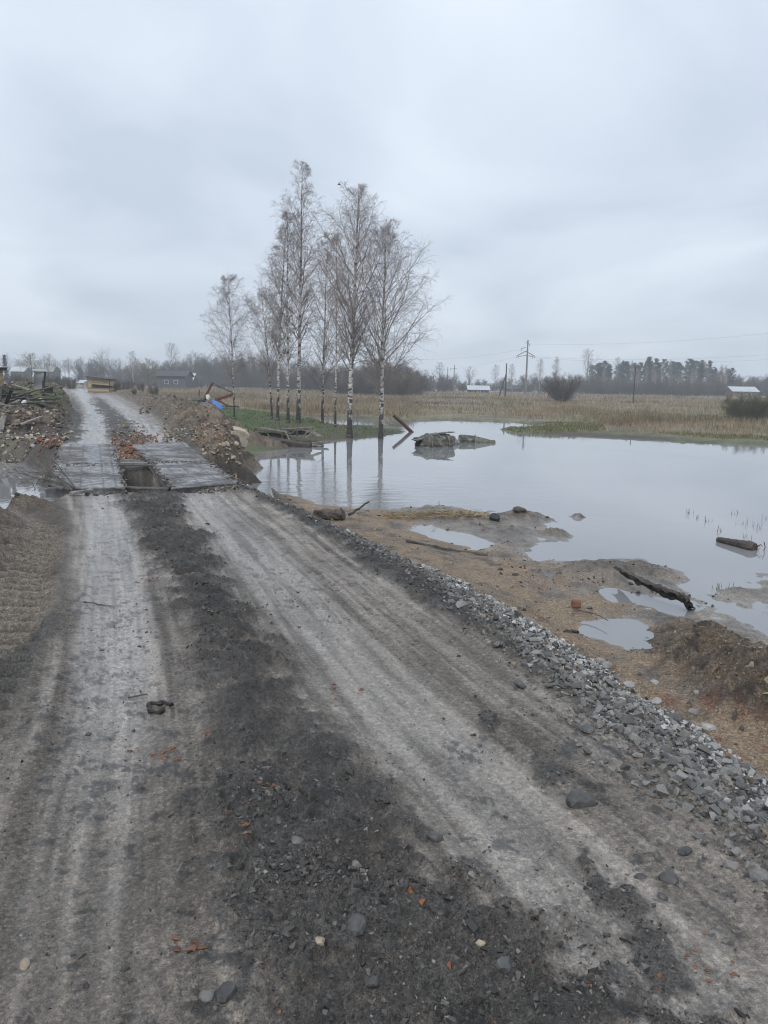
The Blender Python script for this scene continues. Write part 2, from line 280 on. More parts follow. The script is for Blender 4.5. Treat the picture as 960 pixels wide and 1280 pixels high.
def mixc(c, col, m): return c*(1-m[:, None])+np.asarray(col)[None, :]*m[:, None]
def verge_w(r): return np.clip(1.0-0.075*(r-3), .16, 1.05)*(1-sm(r, 13, 16))
def colours(x, y, f):
    n = len(x); r = f['r']
    a = fbm(x, y, .35, 4, 101)*.5+.5; b = fbm(x, y, 2.6, 5, 103)*.5+.5; c3 = fbm(x, y, 9, 4, 105)*.5+.5; a2 = fbm(x, y, .12, 4, 107)*.5+.5
    c = np.tile(np.array([.235, .195, .135]), (n, 1))                       # dry meadow
    c = mixc(c, (.155, .115, .085), sm(a, .45, .7)); c = mixc(c, (.31, .27, .19), sm(b, .5, .75)*.6)
    c = mixc(c, (.13, .15, .065), sm(a2, .5, .62)*.55)
    sh = np.exp(-np.maximum(-f['sw'], 0)/2.8)*(1-f['fl'])*(r > 26)
    c = mixc(c, (.095, .125, .045), sh*sm(b+.3*a, .45, .75)); c = mixc(c, (.09, .075, .055), sh*sm(a, .5, .62))
    wet = np.full(n, .15)
    # mud flats and sandy bank
    fl = np.maximum(f['fl'], (1-sm(f['sdU'], -.1, .1))*(r < 24)*sm(-f['sdU'], 0, .1))
    mud = np.tile(np.array([.20, .172, .142]), (n, 1)); mud = mixc(mud, (.33, .265, .195), sm(b, .38, .66)*.8); mud = mixc(mud, (.075, .062, .05), sm(c3+.4*a, .66, .86)*.8); mud = mixc(mud, (.09, .07, .05), sm(fbm(x, y, 5, 6, 131, .7), .12, .3)*.6)
    nearw = np.exp(-np.maximum(f['z']-ZW, 0)/.05)
    mud = mixc(mud, (.215, .20, .185), nearw*.7)  # wet rim paled: reflection of the sky put into the mud colour
    c = c*(1-fl[:, None])+mud*fl[:, None]; wet = wet*(1-fl)+fl*(.30+.6*nearw)
    sand = sm(f['out'], .2, .5)*(1-sm(f['out'], 2.2, 3.2))*(r < 22)*sm(b+.3*c3, .25, .7)*(x > -3)
    c = mixc(c, (.40, .285, .18), sand*.8*sm(fbm(x, y, 3.4, 5, 132, .65), -.45, .05)); wet = wet*(1-.4*sand)
    rub = sm(c3*.6+a*.5, .64, .74)*(f['out'] > .6)*(f['out'] < 2.2)*(r < 9)*(x > 1.8)
    c = mixc(c, (.33, .13, .065), rub*.6)
    # upland soil
    up = sm(f['sdU'], -.05, .1)
    up_c = np.tile(np.array([.125, .105, .085]), (n, 1)); up_c = mixc(up_c, (.20, .165, .125), sm(b, .45, .75)); up_c = mixc(up_c, (.07, .062, .055), sm(c3, .5, .75)*.7)
    fg = sm(r, 70, 110)
    up_c = up_c*(1-fg[:, None])+np.tile(np.array([.20, .175, .115]), (n, 1))*fg[:, None]
    c = c*(1-up[:, None])+up_c*up[:, None]; wet = wet*(1-up)+up*.3
    c = mixc(c, (.30, .255, .20), f['och']*(1-f['inR'])*(.55+.45*b)*(r < 20)); 
    c = mixc(c, (.05, .043, .036), f['tm']*(1-f['inR'])*.7)
    # lawn and grass
    g = sm(f['sdL']+.8*fbm(x, y, .7, 4, 111), -.3, .6)
    gc = np.tile(np.array([.055, .105, .022]), (n, 1)); gc = mixc(gc, (.11, .125, .045), sm(b, .4, .8)); gc = mixc(gc, (.12, .095, .065), sm(a, .45, .62)*.7*sm(x, -9.5, -4))
    c = c*(1-g[:, None])+gc*g[:, None]
    # heaps
    hc = np.tile(np.array([.165, .122, .082]), (n, 1)); hc = mixc(hc, (.20, .155, .11), sm(b, .45, .7)); hc = mixc(hc, (.045, .037, .03), sm(c3, .46, .66)*.85); hc = mixc(hc, (.24, .19, .14), sm(fbm(x, y, 12, 5, 133, .7), .15, .4)*.7)
    c = c*(1-f['hm'][:, None])+hc*f['hm'][:, None]; wet = wet*(1-f['hm'])+.12*f['hm']
    topg = f['hm']*sm(f['z'], .75, .95)*(r > 22)*(r < 60)*(x < -5)*sm(x, -19, -12)
    c = mixc(c, (.10, .135, .04), topg*sm(b+a, .7, 1.0))
    lb = f['hm']*(r < 40)*(r > 18)*(x > -11)*(x < -4)
    c = mixc(c, (.30, .235, .17), lb*sm(b, .45, .65)*.6); c = mixc(c, (.24, .10, .05), lb*sm(c3, .62, .8)*.5)
    # road
    rc = np.tile(np.array([.150, .136, .120]), (n, 1)); rc = mixc(rc, (.185, .168, .148), sm(b*.6+a*.5, .45, .75)); rc = mixc(rc, (.095, .087, .078), sm(c3, .55, .85)*.3)
    rc = mixc(rc, (.165, .135, .105), sm(fbm(x, y, .4, 3, 113), .15, .45)*.55*sm(x, -.5, .8))
    rc = mixc(rc, (.215, .212, .210), np.clip(f['tl']*.9, 0, 1)); rc = mixc(rc, (.19, .184, .176), np.clip(f['tr']*.7, 0, 1)); rc = mixc(rc, (.11, .106, .10), f['gl']*.45); rc = np.clip(rc*np.array([1.28, 1.20, 1.11]), 0, 1); rc = rc*(1+.62*np.clip(f['stk'], -.5, .5)*(1-f['dark'])*(.5+.5*sm(r, 2, 7)))[:, None]  # worn tracks; part of their paleness is sky sheen painted into the colour
    rc = mixc(rc, (.040, .037, .034), f['dark']*(.78+.2*c3)); rc = mixc(rc, (.115, .105, .095), f['dark']*sm(fbm(x, y, 7, 5, 115, .7)-.18*f['lug'], .05, .4)*.8); rc = mixc(rc, (.125, .114, .102), f['dark']*sm(4.6-r, -.9, 1.2)*sm(fbm(x, y, 2.4, 5, 141, .65), -.35, .25)*.75)
    rc = mixc(rc, (.21, .18, .14), f['inR']*f['och']*.8*(r < 13))
    rc = mixc(rc, (.03, .03, .03), sm(fbm(x, y, 13, 5, 117, .7)+.3*fbm(x, y, 1.1, 3, 118), .26, .42)*f['inR']*.75); rc = mixc(rc, (.19, .18, .165), sm(fbm(x, y, 9, 5, 119, .7), .25, .5)*f['inR']*(1-f['dark'])*.5)
    i = f['inR']; c = c*(1-i[:, None])+rc*i[:, None]
    wr = .42+.3*b; wr = wr+.55*np.clip(f['stk'], -.5, .5)*(1-f['dark'])+.75*f['tl']+.40*f['tr']-.15*f['dark']
    wet = wet*(1-i)+wr*i
    # gravel underlay
    vw = verge_w(r); gv = sm(-f['sdR'], -.08, .02)*(1-sm(-f['sdR'], vw*.85, vw*1.05))*(x > -2.5)*(r < 16)
    c = mixc(c, (.095, .092, .088), gv*.85); wet = wet*(1-gv)+.2*gv
    # bed of the channel, ponds
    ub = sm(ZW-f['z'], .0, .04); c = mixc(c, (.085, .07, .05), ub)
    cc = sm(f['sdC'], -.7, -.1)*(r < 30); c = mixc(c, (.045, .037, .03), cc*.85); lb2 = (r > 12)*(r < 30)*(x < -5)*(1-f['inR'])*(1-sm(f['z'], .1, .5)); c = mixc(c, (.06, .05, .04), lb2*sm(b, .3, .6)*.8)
    return np.clip(c, .005, .9), np.clip(wet, 0, 1)

# ------------------------------------------------------------------ mesh helpers
def setp(o, label=None, cat=None, group=None, kind=None):
    if label: o['label'] = label
    if cat: o['category'] = cat
    if group: o['group'] = group
    if kind: o['kind'] = kind
    return o
def npmesh(name, V, F, mat=None, smooth=False, col=None, wet=None):
    """V (n,3), F (m,k) of one polygon size, or list of such arrays"""
    Fs = F if isinstance(F, list) else [F]
    me = bpy.data.meshes.new(name); V = np.ascontiguousarray(V, np.float32)
    me.vertices.add(len(V)); me.vertices.foreach_set('co', V.ravel())
    nl = sum(f.size for f in Fs); npoly = sum(len(f) for f in Fs)
    me.loops.add(nl); me.polygons.add(npoly)
    me.loops.foreach_set('vertex_index', np.concatenate([f.ravel() for f in Fs]).astype(np.int32))
    tot = np.concatenate([np.full(len(f), f.shape[1]) for f in Fs]).astype(np.int32)
    st = np.concatenate([[0], np.cumsum(tot)[:-1]]).astype(np.int32)
    me.polygons.foreach_set('loop_start', st)
    try: me.polygons.foreach_set('loop_total', tot)
    except Exception: pass
    me.polygons.foreach_set('use_smooth', np.full(npoly, smooth))
    me.update(calc_edges=True)
    if col is not None:
        a = me.color_attributes.new('soil', 'FLOAT_COLOR', 'POINT')
        a.data.foreach_set('color', np.c_[col, np.ones(len(col))].astype(np.float32).ravel())
    if wet is not None:
        a = me.attributes.new('wet', 'FLOAT', 'POINT'); a.data.foreach_set('value', wet.astype(np.float32))
    if mat: me.materials.append(mat)
    return me
def link(name, me, parent=None, loc=None):
    o = bpy.data.objects.new(name, me); C.objects.link(o)
    if parent: o.parent = parent
    if loc is not None: o.location = loc
    return o
def thing(name, loc, label, cat, group=None, rz=0):
    o = bpy.data.objects.new(name, None); C.objects.link(o); o.location = [float(v) for v in loc]; o.rotation_euler[2] = rz; o.empty_display_size = .2
    return setp(o, label, cat, group)
def copy_tree(o, parent=None):
    c = o.copy(); C.objects.link(c)
    if parent: c.parent = parent
    for ch in KIDS.get(o.name, []): copy_tree(ch, c)
    return c
KIDS = {}
class MB:
    def __init__(s): s.V = []; s.F = []; s.n = 0; s.c = []
    def add(s, V, F, col=None):
        V = np.asarray(V, float); s.V.append(V); s.c.append(np.tile(col if col is not None else (.5, .5, .5), (len(V), 1)))
        for f in (F if isinstance(F, list) else [F]):
            f = np.asarray(f); s.F.append(f+s.n)
        s.n += len(V)
    def mesh(s, name, mat, smooth=False, usecol=False):
        d = {}
        for f in s.F: d.setdefault(f.shape[1], []).append(f)
        return npmesh(name, np.vstack(s.V), [np.vstack(v) for v in d.values()], mat, smooth, np.vstack(s.c) if usecol else None)
    def obj(s, name, mat, parent=None, smooth=False, usecol=False):
        return link(name, s.mesh(name, mat, smooth, usecol), parent)
def beam(p0, p1, w_, t_, n=6, warp=.01, up=(0, 0, 1), seed=0, taper=1.0, rag=.0):
    """a worn timber: rectangular section with chamfered corners, slightly bent and uneven"""
    rg = np.random.default_rng(seed); p0 = np.asarray(p0, float); p1 = np.asarray(p1, float); d = p1-p0; L = np.linalg.norm(d); d = d/L
    up = np.asarray(up, float); sx = np.cross(d, up); sx /= np.linalg.norm(sx)+1e-9; u = np.cross(sx, d)
    c = min(w_, t_)*.16
    pr = np.array([(-w_/2+c, -t_/2), (w_/2-c, -t_/2), (w_/2, -t_/2+c), (w_/2, t_/2-c), (w_/2-c, t_/2), (-w_/2+c, t_/2), (-w_/2, t_/2-c), (-w_/2, -t_/2+c)])
    V = []
    for i in range(n+1):
        t = i/n; k = 1+(taper-1)*t; off = rg.normal(0, warp, 2)*math.sin(math.pi*min(max(t, .1), .9))
        q = pr*k*(1+rg.normal(0, .03, (8, 1)))
        ee = np.zeros(8)
        if i in (0, n): ee = rg.uniform(-rag, rag, 8)
        V.append(p0+np.outer(t*L+ee, d)+np.outer(q[:, 0]+off[0], sx)+np.outer(q[:, 1]+off[1], u))
    V = np.vstack(V); F = []
    for i in range(n):
        for j in range(8): F.append((i*8+j, i*8+(j+1) % 8, (i+1)*8+(j+1) % 8, (i+1)*8+j))
    caps = np.array([list(range(8))[::-1], [n*8+j for j in range(8)]])
    return V, [np.array(F), caps]
def tube(pts, rad, k=8, cap=True, wob=0.0, seed=0):
    pts = np.asarray(pts, float); n = len(pts); rad = np.broadcast_to(rad, (n,)); rg = np.random.default_rng(seed)
    T = np.gradient(pts, axis=0); T /= np.linalg.norm(T, axis=1)[:, None]+1e-9
    ref = np.array([0, 0, 1.]) if abs(T[0][2]) < .8 else np.array([1., 0, 0])
    A = np.cross(T, ref); A /= np.linalg.norm(A, axis=1)[:, None]+1e-9; B = np.cross(T, A)
    th = np.arange(k)*2*math.pi/k; kk = 1+wob*rg.normal(0, 1, (n, k))
    V = pts[:, None, :]+(rad[:, None]*kk)[:, :, None]*(np.cos(th)[None, :, None]*A[:, None, :]+np.sin(th)[None, :, None]*B[:, None, :])
    i = np.arange(n-1)[:, None]*k; j = np.arange(k)[None, :]; j2 = (j+1) % k
    F = np.stack([i+j, i+j2, i+k+j2, i+k+j], -1).reshape(-1, 4); Fs = [F]
    if cap: Fs.append(np.array([list(range(k))[::-1], [(n-1)*k+q for q in range(k)]]))
    return V.reshape(-1, 3), Fs
def tubes(P, Rr, k=3):
    """P (n,m,3), Rr (n,m)"""
    n, m, _ = P.shape
    T = np.empty_like(P); T[:, 1:-1] = P[:, 2:]-P[:, :-2] if m > 2 else T[:, 1:-1]; T[:, 0] = P[:, 1]-P[:, 0]; T[:, -1] = P[:, -1]-P[:, -2]
    T /= np.linalg.norm(T, axis=2)[..., None]+1e-9
    ref = np.array([.3, .2, 1.]); A = np.cross(T, ref); A /= np.linalg.norm(A, axis=2)[..., None]+1e-9; B = np.cross(T, A)
    th = np.arange(k)*2*math.pi/k
    V = P[:, :, None, :]+Rr[:, :, None, None]*(np.cos(th)[None, None, :, None]*A[:, :, None, :]+np.sin(th)[None, None, :, None]*B[:, :, None, :])
    base = (np.arange(n)*m*k)[:, None, None]; i = (np.arange(m-1)*k)[None, :, None]; j = np.arange(k)[None, None, :]; j2 = (j+1) % k
    F = np.stack([base+i+j, base+i+j2, base+i+k+j2, base+i+k+j], -1).reshape(-1, 4)
    return V.reshape(-1, 3), F
def hull(seed, n=12, s=(1, .8, .6)):
    rg = np.random.default_rng(seed); p = rg.normal(0, 1, (n, 3)); p /= np.linalg.norm(p, axis=1)[:, None]; p *= rg.uniform(.8, 1.05, (n, 1)); p *= np.array(s)
    bm = bmesh.new()
    for q in p: bm.verts.new(q)
    r_ = bmesh.ops.convex_hull(bm, input=bm.verts)
    bmesh.ops.delete(bm, geom=[v for v in bm.verts if not v.link_faces], context='VERTS'); bm.verts.index_update()
    bmesh.ops.triangulate(bm, faces=bm.faces)
    V = np.array([v.co[:] for v in bm.verts]); F = np.array([[v.index for v in f.verts] for f in bm.faces]); bm.free()
    return V, F
HULLS = [hull(i, 11+i % 4, (1, random.uniform(.65, .95), random.uniform(.5, .75))) for i in range(24)]
def lumpy(seed, sub=2, s=(1, .8, .6), amp=.18):
    bm = bmesh.new(); bmesh.ops.create_icosphere(bm, subdivisions=sub, radius=1)
    V = np.array([v.co[:] for v in bm.verts]); F = np.array([[v.index for v in f.verts] for f in bm.faces]); bm.free()
    rg = np.random.default_rng(seed); o = rg.uniform(0, 50, 3)
    # cut with random planes for broken faces
    for _ in range(9):
        nrm = rg.normal(0, 1, 3); nrm /= np.linalg.norm(nrm); d = rg.uniform(.62, .85); k = np.maximum(V@nrm-d, 0); V = V-k[:, None]*nrm*.9
    nz = fbm(V[:, 0]*2+o[0]+V[:, 2]*1.7, V[:, 1]*2+o[1]-V[:, 2], 1, 4, seed)
    V = V*(1+amp*nz)[:, None]*np.array(s)
    return V, F
def rot_rand(n, rg, flat=1.0):
    a = rg.uniform(0, 2*math.pi, n); b = rg.normal(0, .5*flat, n); c = rg.normal(0, .5*flat, n)
    ca, sa, cb, sb, cc, sc_ = np.cos(a), np.sin(a), np.cos(b), np.sin(b), np.cos(c), np.sin(c)
    Rz = np.zeros((n, 3, 3)); Rz[:, 0, 0] = ca; Rz[:, 0, 1] = -sa; Rz[:, 1, 0] = sa; Rz[:, 1, 1] = ca; Rz[:, 2, 2] = 1
    Rx = np.zeros((n, 3, 3)); Rx[:, 0, 0] = 1; Rx[:, 1, 1] = cb; Rx[:, 1, 2] = -sb; Rx[:, 2, 1] = sb; Rx[:, 2, 2] = cb
    Ry = np.zeros((n, 3, 3)); Ry[:, 1, 1] = 1; Ry[:, 0, 0] = cc; Ry[:, 0, 2] = sc_; Ry[:, 2, 0] = -sc_; Ry[:, 2, 2] = cc
    return Rz@Rx@Ry
def scatter(name, pos, size, cols, mat, protos=HULLS, seed=1, kind='stuff', parent=None, flat=1.0):
    rg = np.random.default_rng(seed); n = len(pos); idx = rg.integers(0, len(protos), n); M = rot_rand(n, rg, flat); mb = MB(); Vs = []; Fs = []; Cs = []; off = 0
    for k, (V, F) in enumerate(protos):
        m = np.nonzero(idx == k)[0]
        if not len(m): continue
        W = np.einsum('nij,vj->nvi', M[m], V)*np.asarray(size)[m][:, None, None]+pos[m][:, None, :]
        Vs.append(W.reshape(-1, 3)); Fs.append((F[None]+(np.arange(len(m))*len(V))[:, None, None]+off).reshape(-1, 3)); Cs.append(np.repeat(cols[m], len(V), axis=0)); off += len(m)*len(V)
    me = npmesh(name, np.vstack(Vs), np.vstack(Fs), mat, False, np.vstack(Cs))
    o = link(name, me, parent); o['kind'] = kind
    return o

# ------------------------------------------------------------------ materials
def mat_new(name):
    m = bpy.data.materials.new(name); m.use_nodes = True; t = m.node_tree; b = t.nodes['Principled BSDF']
    return m, t, b
def noise(t, scale, detail=4, rough=.55, vec=None, dist=0):
    n = nd(t, 'ShaderNodeTexNoise'); n.inputs['Scale'].default_value = scale; n.inputs['Detail'].default_value = detail; n.inputs['Roughness'].default_value = rough; n.inputs['Distortion'].default_value = dist
    if vec is not None: t.links.new(vec, n.inputs['Vector'])
    return n
def math_(t, op, a, b=None, c=None):
    n = nd(t, 'ShaderNodeMath', operation=op)
    for i, v in enumerate((a, b, c)):
        if v is None: continue
        if isinstance(v, (int, float)): n.inputs[i].default_value = v
        else: t.links.new(v, n.inputs[i])
    return n.outputs[0]
def ramp(t, fac, stops):
    n = nd(t, 'ShaderNodeValToRGB'); e = n.color_ramp.elements
    while len(e) < len(stops): e.new(.5)
    for q, (p, c) in zip(e, stops): q.position = p; q.color = (*c, 1)
    t.links.new(fac, n.inputs[0]); return n.outputs[0]
def mixrgb(t, typ, fac, a, b):
    n = nd(t, 'ShaderNodeMixRGB', blend_type=typ)
    for i, v in enumerate((fac, a, b)):
        if isinstance(v, (int, float)): n.inputs[i].default_value = v
        elif isinstance(v, tuple): n.inputs[i].default_value = (*v, 1)
        else: t.links.new(v, n.inputs[i])
    return n.outputs[0]
def bump(t, b, h, strength=.5, dist=.01, prev=None):
    n = nd(t, 'ShaderNodeBump'); n.inputs['Strength'].default_value = strength; n.inputs['Distance'].default_value = dist; t.links.new(h, n.inputs['Height'])
    if prev is not None: t.links.new(prev, n.inputs['Normal'])
    if b: t.links.new(n.outputs[0], b.inputs['Normal'])
    return n.outputs[0]
def ground_mat():
    m, t, b = mat_new('soil'); co = nd(t, 'ShaderNodeTexCoord').outputs['Object']
    ca = nd(t, 'ShaderNodeVertexColor', layer_name='soil').outputs[0]; wa = nd(t, 'ShaderNodeAttribute', attribute_name='wet').outputs['Fac']
    a = noise(t, 38, 6, .75, co); f = noise(t, 170, 3, .7, co); g = noise(t, 5, 5, .65, co); mid = noise(t, 13, 6, .75, co, .4)
    # grit: every cell of two voronoi patterns is a grain with its own tone
    v1 = nd(t, 'ShaderNodeTexVoronoi'); v1.inputs['Scale'].default_value = 75; t.links.new(co, v1.inputs['Vector']); v2 = nd(t, 'ShaderNodeTexVoronoi'); v2.inputs['Scale'].default_value = 210; t.links.new(co, v2.inputs['Vector'])
    s1 = nd(t, 'ShaderNodeSeparateColor'); t.links.new(v1.outputs['Color'], s1.inputs[0]); s2 = nd(t, 'ShaderNodeSeparateColor'); t.links.new(v2.outputs['Color'], s2.inputs[0])
    k = math_(t, 'ADD', a.outputs[0], math_(t, 'MULTIPLY', f.outputs[0], .6)); k = math_(t, 'ADD', k, math_(t, 'MULTIPLY', mid.outputs[0], .45)); k = math_(t, 'ADD', k, math_(t, 'MULTIPLY', g.outputs[0], .15))
    mr = nd(t, 'ShaderNodeMapRange'); mr.inputs[1].default_value = .90; mr.inputs[2].default_value = 1.30; mr.inputs[3].default_value = .50; mr.inputs[4].default_value = 1.50
    t.links.new(k, mr.inputs[0])
    gr = math_(t, 'ADD', math_(t, 'MULTIPLY', math_(t, 'POWER', s1.outputs[0], 2.5), .9), math_(t, 'MULTIPLY', math_(t, 'POWER', s2.outputs[1], 2), .7))
    gr = math_(t, 'ADD', math_(t, 'MULTIPLY', math_(t, 'SUBTRACT', gr, .49), math_(t, 'SUBTRACT', 1.0, math_(t, 'MULTIPLY', wa, .55))), 1.0)
    tot = math_(t, 'MULTIPLY', mr.outputs[0], gr)
    v = nd(t, 'ShaderNodeVectorMath', operation='SCALE'); t.links.new(ca, v.inputs[0]); t.links.new(tot, v.inputs['Scale']); t.links.new(v.outputs[0], b.inputs['Base Color'])
    # wetness makes the film of water on mud shiny, in patches
    wn = math_(t, 'ADD', wa, math_(t, 'MULTIPLY', math_(t, 'SUBTRACT', g.outputs[0], .5), .9))
    rr = nd(t, 'ShaderNodeMapRange'); rr.inputs[1].default_value = .10; rr.inputs[2].default_value = 1.05; rr.inputs[3].default_value = .92; rr.inputs[4].default_value = .20
    t.links.new(wn, rr.inputs[0]); t.links.new(rr.outputs[0], b.inputs['Roughness'])
    b.inputs['Specular IOR Level'].default_value = .75
    st = nd(t, 'ShaderNodeMapRange'); st.inputs[1].default_value = .4; st.inputs[2].default_value = 1.1; st.inputs[3].default_value = 1.0; st.inputs[4].default_value = .22; t.links.new(wa, st.inputs[0])
    hh = math_(t, 'ADD', math_(t, 'ADD', a.outputs[0], math_(t, 'MULTIPLY', v1.outputs['Distance'], -.35)), mid.outputs[0])
    n1_ = bump(t, None, hh, 1.0, .035); n2_ = bump(t, b, math_(t, 'SUBTRACT', f.outputs[0], v2.outputs['Distance']), .8, .006, n1_)
    for q in t.nodes:
        if q.type == 'BUMP': t.links.new(st.outputs[0], q.inputs['Strength'])
    return m
M_SOIL = ground_mat()
def water_mat():
    m, t, b = mat_new('flood_water'); co = nd(t, 'ShaderNodeTexCoord').outputs['Object']
    b.inputs['Roughness'].default_value = .025; b.inputs['IOR'].default_value = 1.45
    n0 = noise(t, .25, 3, .5, co)
    t.links.new(ramp(t, n0.outputs[0], [(.35, (.205, .212, .222)), (.65, (.24, .243, .248))]), b.inputs['Base Color'])
    mp = nd(t, 'ShaderNodeMapping'); mp.inputs['Scale'].default_value = (1, 1.6, 1); t.links.new(co, mp.inputs[0])
    a = noise(t, 1.6, 3, .5, mp.outputs[0], .6); c = noise(t, 7, 2, .5, mp.outputs[0], .3)
    # current ripples only near the bridge, still elsewhere
    sx = nd(t, 'ShaderNodeVectorMath', operation='DISTANCE'); t.links.new(co, sx.inputs[0]); p = at(440, 615, ZW); sx.inputs[1].default_value = (float(p[0])-1.2, float(p[1])+.5, 0)
    q = nd(t, 'ShaderNodeMapRange'); q.inputs[1].default_value = 1.5; q.inputs[2].default_value = 7; q.inputs[3].default_value = 1; q.inputs[4].default_value = .05; t.links.new(sx.outputs['Value'], q.inputs[0])
    hgt = math_(t, 'MULTIPLY', math_(t, 'ADD', a.outputs[0], math_(t, 'MULTIPLY', c.outputs[0], .16)), q.outputs[0])
    bump(t, b, hgt, 1.0, .009)
    return m
M_WATER = water_mat()
def simple(name, stops, scale=6, rough=.8, stretch=None, bs=.4, bd=.01, detail=6, spec=.5, metallic=0, rnd=0.0, coord='Object', dist=0):
    m, t, b = mat_new(name); co = nd(t, 'ShaderNodeTexCoord').outputs[coord]
    if stretch:
        mp = nd(t, 'ShaderNodeMapping'); mp.inputs['Scale'].default_value = stretch; t.links.new(co, mp.inputs[0]); co = mp.outputs[0]
    n = noise(t, scale, detail, .65, co, dist); f = n.outputs[0]
    if rnd:
        oi = nd(t, 'ShaderNodeObjectInfo').outputs['Random']; f2 = math_(t, 'ADD', f, math_(t, 'MULTIPLY', math_(t, 'SUBTRACT', oi, .5), rnd))
    else: f2 = f
    t.links.new(ramp(t, f2, stops), b.inputs['Base Color'])
    b.inputs['Roughness'].default_value = rough; b.inputs['Specular IOR Level'].default_value = spec; b.inputs['Metallic'].default_value = metallic
    h = noise(t, scale*4, 4, .7, co); bump(t, b, math_(t, 'ADD', f, math_(t, 'MULTIPLY', h.outputs[0], .5)), bs, bd)
    return m
def tinted(name, rough=.8, var=.35, scale=40, spec=.4, bs=.4):
    m, t, b = mat_new(name); co = nd(t, 'ShaderNodeTexCoord').outputs['Object']; ca = nd(t, 'ShaderNodeVertexColor', layer_name='soil').outputs[0]
    n = noise(t, scale, 4, .6, co); mr = nd(t, 'ShaderNodeMapRange'); mr.inputs[3].default_value = 1-var; mr.inputs[4].default_value = 1+var; t.links.new(n.outputs[0], mr.inputs[0])
    mr.inputs[1].default_value = .3; mr.inputs[2].default_value = .7
    v = nd(t, 'ShaderNodeVectorMath', operation='SCALE'); t.links.new(ca, v.inputs[0]); t.links.new(mr.outputs[0], v.inputs['Scale']); t.links.new(v.outputs[0], b.inputs['Base Color'])
    b.inputs['Roughness'].default_value = rough; b.inputs['Specular IOR Level'].default_value = spec
    bump(t, b, n.outputs[0], bs, .004)
    return m
M_TINT = tinted('crushed_stone', .62); M_CLOD = tinted('mud_clod', .7, .4, 60, .5); M_GRASS = tinted('dry_grass', .9, .2, 2, .1, 0); M_LEAF = tinted('needles', .8, .3, 4, .2, 0)
M_STONE = simple('grey_stone', [(.25, (.075, .074, .072)), (.5, (.145, .142, .135)), (.75, (.26, .25, .235))], 9, .6, rnd=.45, bd=.006)
M_PALE = simple('pale_stone', [(.25, (.16, .157, .15)), (.5, (.29, .285, .275)), (.75, (.46, .45, .43))], 9, .65, rnd=.3, bd=.006)
M_ROCKD = simple('wet_dark_rock', [(.3, (.03, .03, .031)), (.55, (.075, .074, .072)), (.75, (.14, .135, .125))], 12, .5, rnd=.2, bd=.006)
M_BRICK = simple('broken_brick', [(.3, (.06, .035, .025)), (.52, (.19, .085, .05)), (.8, (.28, .16, .10))], 10, .85, rnd=.3)
M_BEIGE = simple('beige_masonry', [(.3, (.20, .155, .11)), (.5, (.38, .32, .24)), (.75, (.52, .46, .37))], 7, .9, bd=.02, rnd=.15)
M_WOODG = simple('weathered_wood', [(.3, (.075, .062, .05)), (.5, (.18, .16, .14)), (.75, (.33, .31, .28))], 5, .85, (1.5, 1.5, 1.5), bs=.6, rnd=.2)
M_WOODD = simple('dark_wet_wood', [(.3, (.022, .017, .013)), (.55, (.07, .055, .042)), (.8, (.14, .115, .09))], 8, .6, bs=.7, rnd=.2)
M_WOODY = simple('fresh_timber', [(.3, (.20, .145, .085)), (.5, (.34, .26, .155)), (.75, (.46, .37, .24))], 3, .8, (1, 1, 8), rnd=.4)
M_RUST = simple('rusty_iron', [(.3, (.07, .028, .018)), (.55, (.16, .06, .035)), (.8, (.25, .11, .06))], 12, .85)
M_SHEET = simple('grey_sheet_metal', [(.3, (.13, .145, .15)), (.6, (.21, .23, .235)), (.8, (.30, .32, .32))], 2, .6)
M_CONC = simple('worn_concrete', [(.3, (.10, .10, .095)), (.5, (.20, .20, .19)), (.75, (.33, .33, .31))], 3.5, .55, bd=.012, spec=.6)
M_MOSSY = simple('mossy_concrete', [(.3, (.045, .045, .035)), (.5, (.12, .12, .09)), (.75, (.26, .26, .21))], 7, .75, (1, 1, 1), bd=.02, detail=8)
M_WRECK = simple('dark_stained_concrete', [(.3, (.015, .015, .012)), (.5, (.06, .058, .045)), (.66, (.20, .19, .15))], 6, .7, bd=.02, detail=8)
M_WOODM = simple('wet_grey_wood', [(.3, (.04, .034, .028)), (.5, (.10, .088, .075)), (.75, (.21, .19, .165))], 5, .75, bs=.6, rnd=.2)
M_DARK = simple('black_char', [(.3, (.008, .008, .008)), (.7, (.035, .032, .03))], 10, .6)
M_BLUE = simple('blue_plastic', [(.3, (.02, .12, .42)), (.7, (.04, .22, .62))], 3, .45)
M_WHITE = simple('white_plastic', [(.3, (.5, .5, .5)), (.7, (.75, .75, .74))], 3, .6)
M_GREENP = simple('pale_green_plastic', [(.3, (.25, .29, .22)), (.7, (.4, .44, .36))], 3, .6)
M_ROOFD = simple('dark_roofing', [(.3, (.03, .033, .036)), (.7, (.07, .075, .08))], 3, .8)
M_ROOFL = simple('light_sheet_roof', [(.3, (.36, .385, .41)), (.7, (.54, .57, .60))], 2, .5)
M_WALLB = simple('dark_board_wall', [(.3, (.05, .055, .055)), (.7, (.10, .10, .095))], 4, .9)
M_WALLR = simple('brown_board_wall', [(.3, (.13, .08, .055)), (.7, (.22, .15, .11))], 4, .9)
M_WIN = simple('window_glass', [(.3, (.03, .035, .04)), (.7, (.06, .065, .07))], 4, .15)
M_POLE = simple('grey_pole_concrete', [(.3, (.12, .12, .118)), (.7, (.2, .2, .195))], 4, .85)
M_POLED = simple('tarred_wood_pole', [(.3, (.035, .03, .027)), (.7, (.08, .07, .06))], 6, .85)
M_TWIG = simple('birch_twig', [(.3, (.13, .105, .094)), (.7, (.28, .235, .212))], 3, .8, rnd=.2, bs=0)
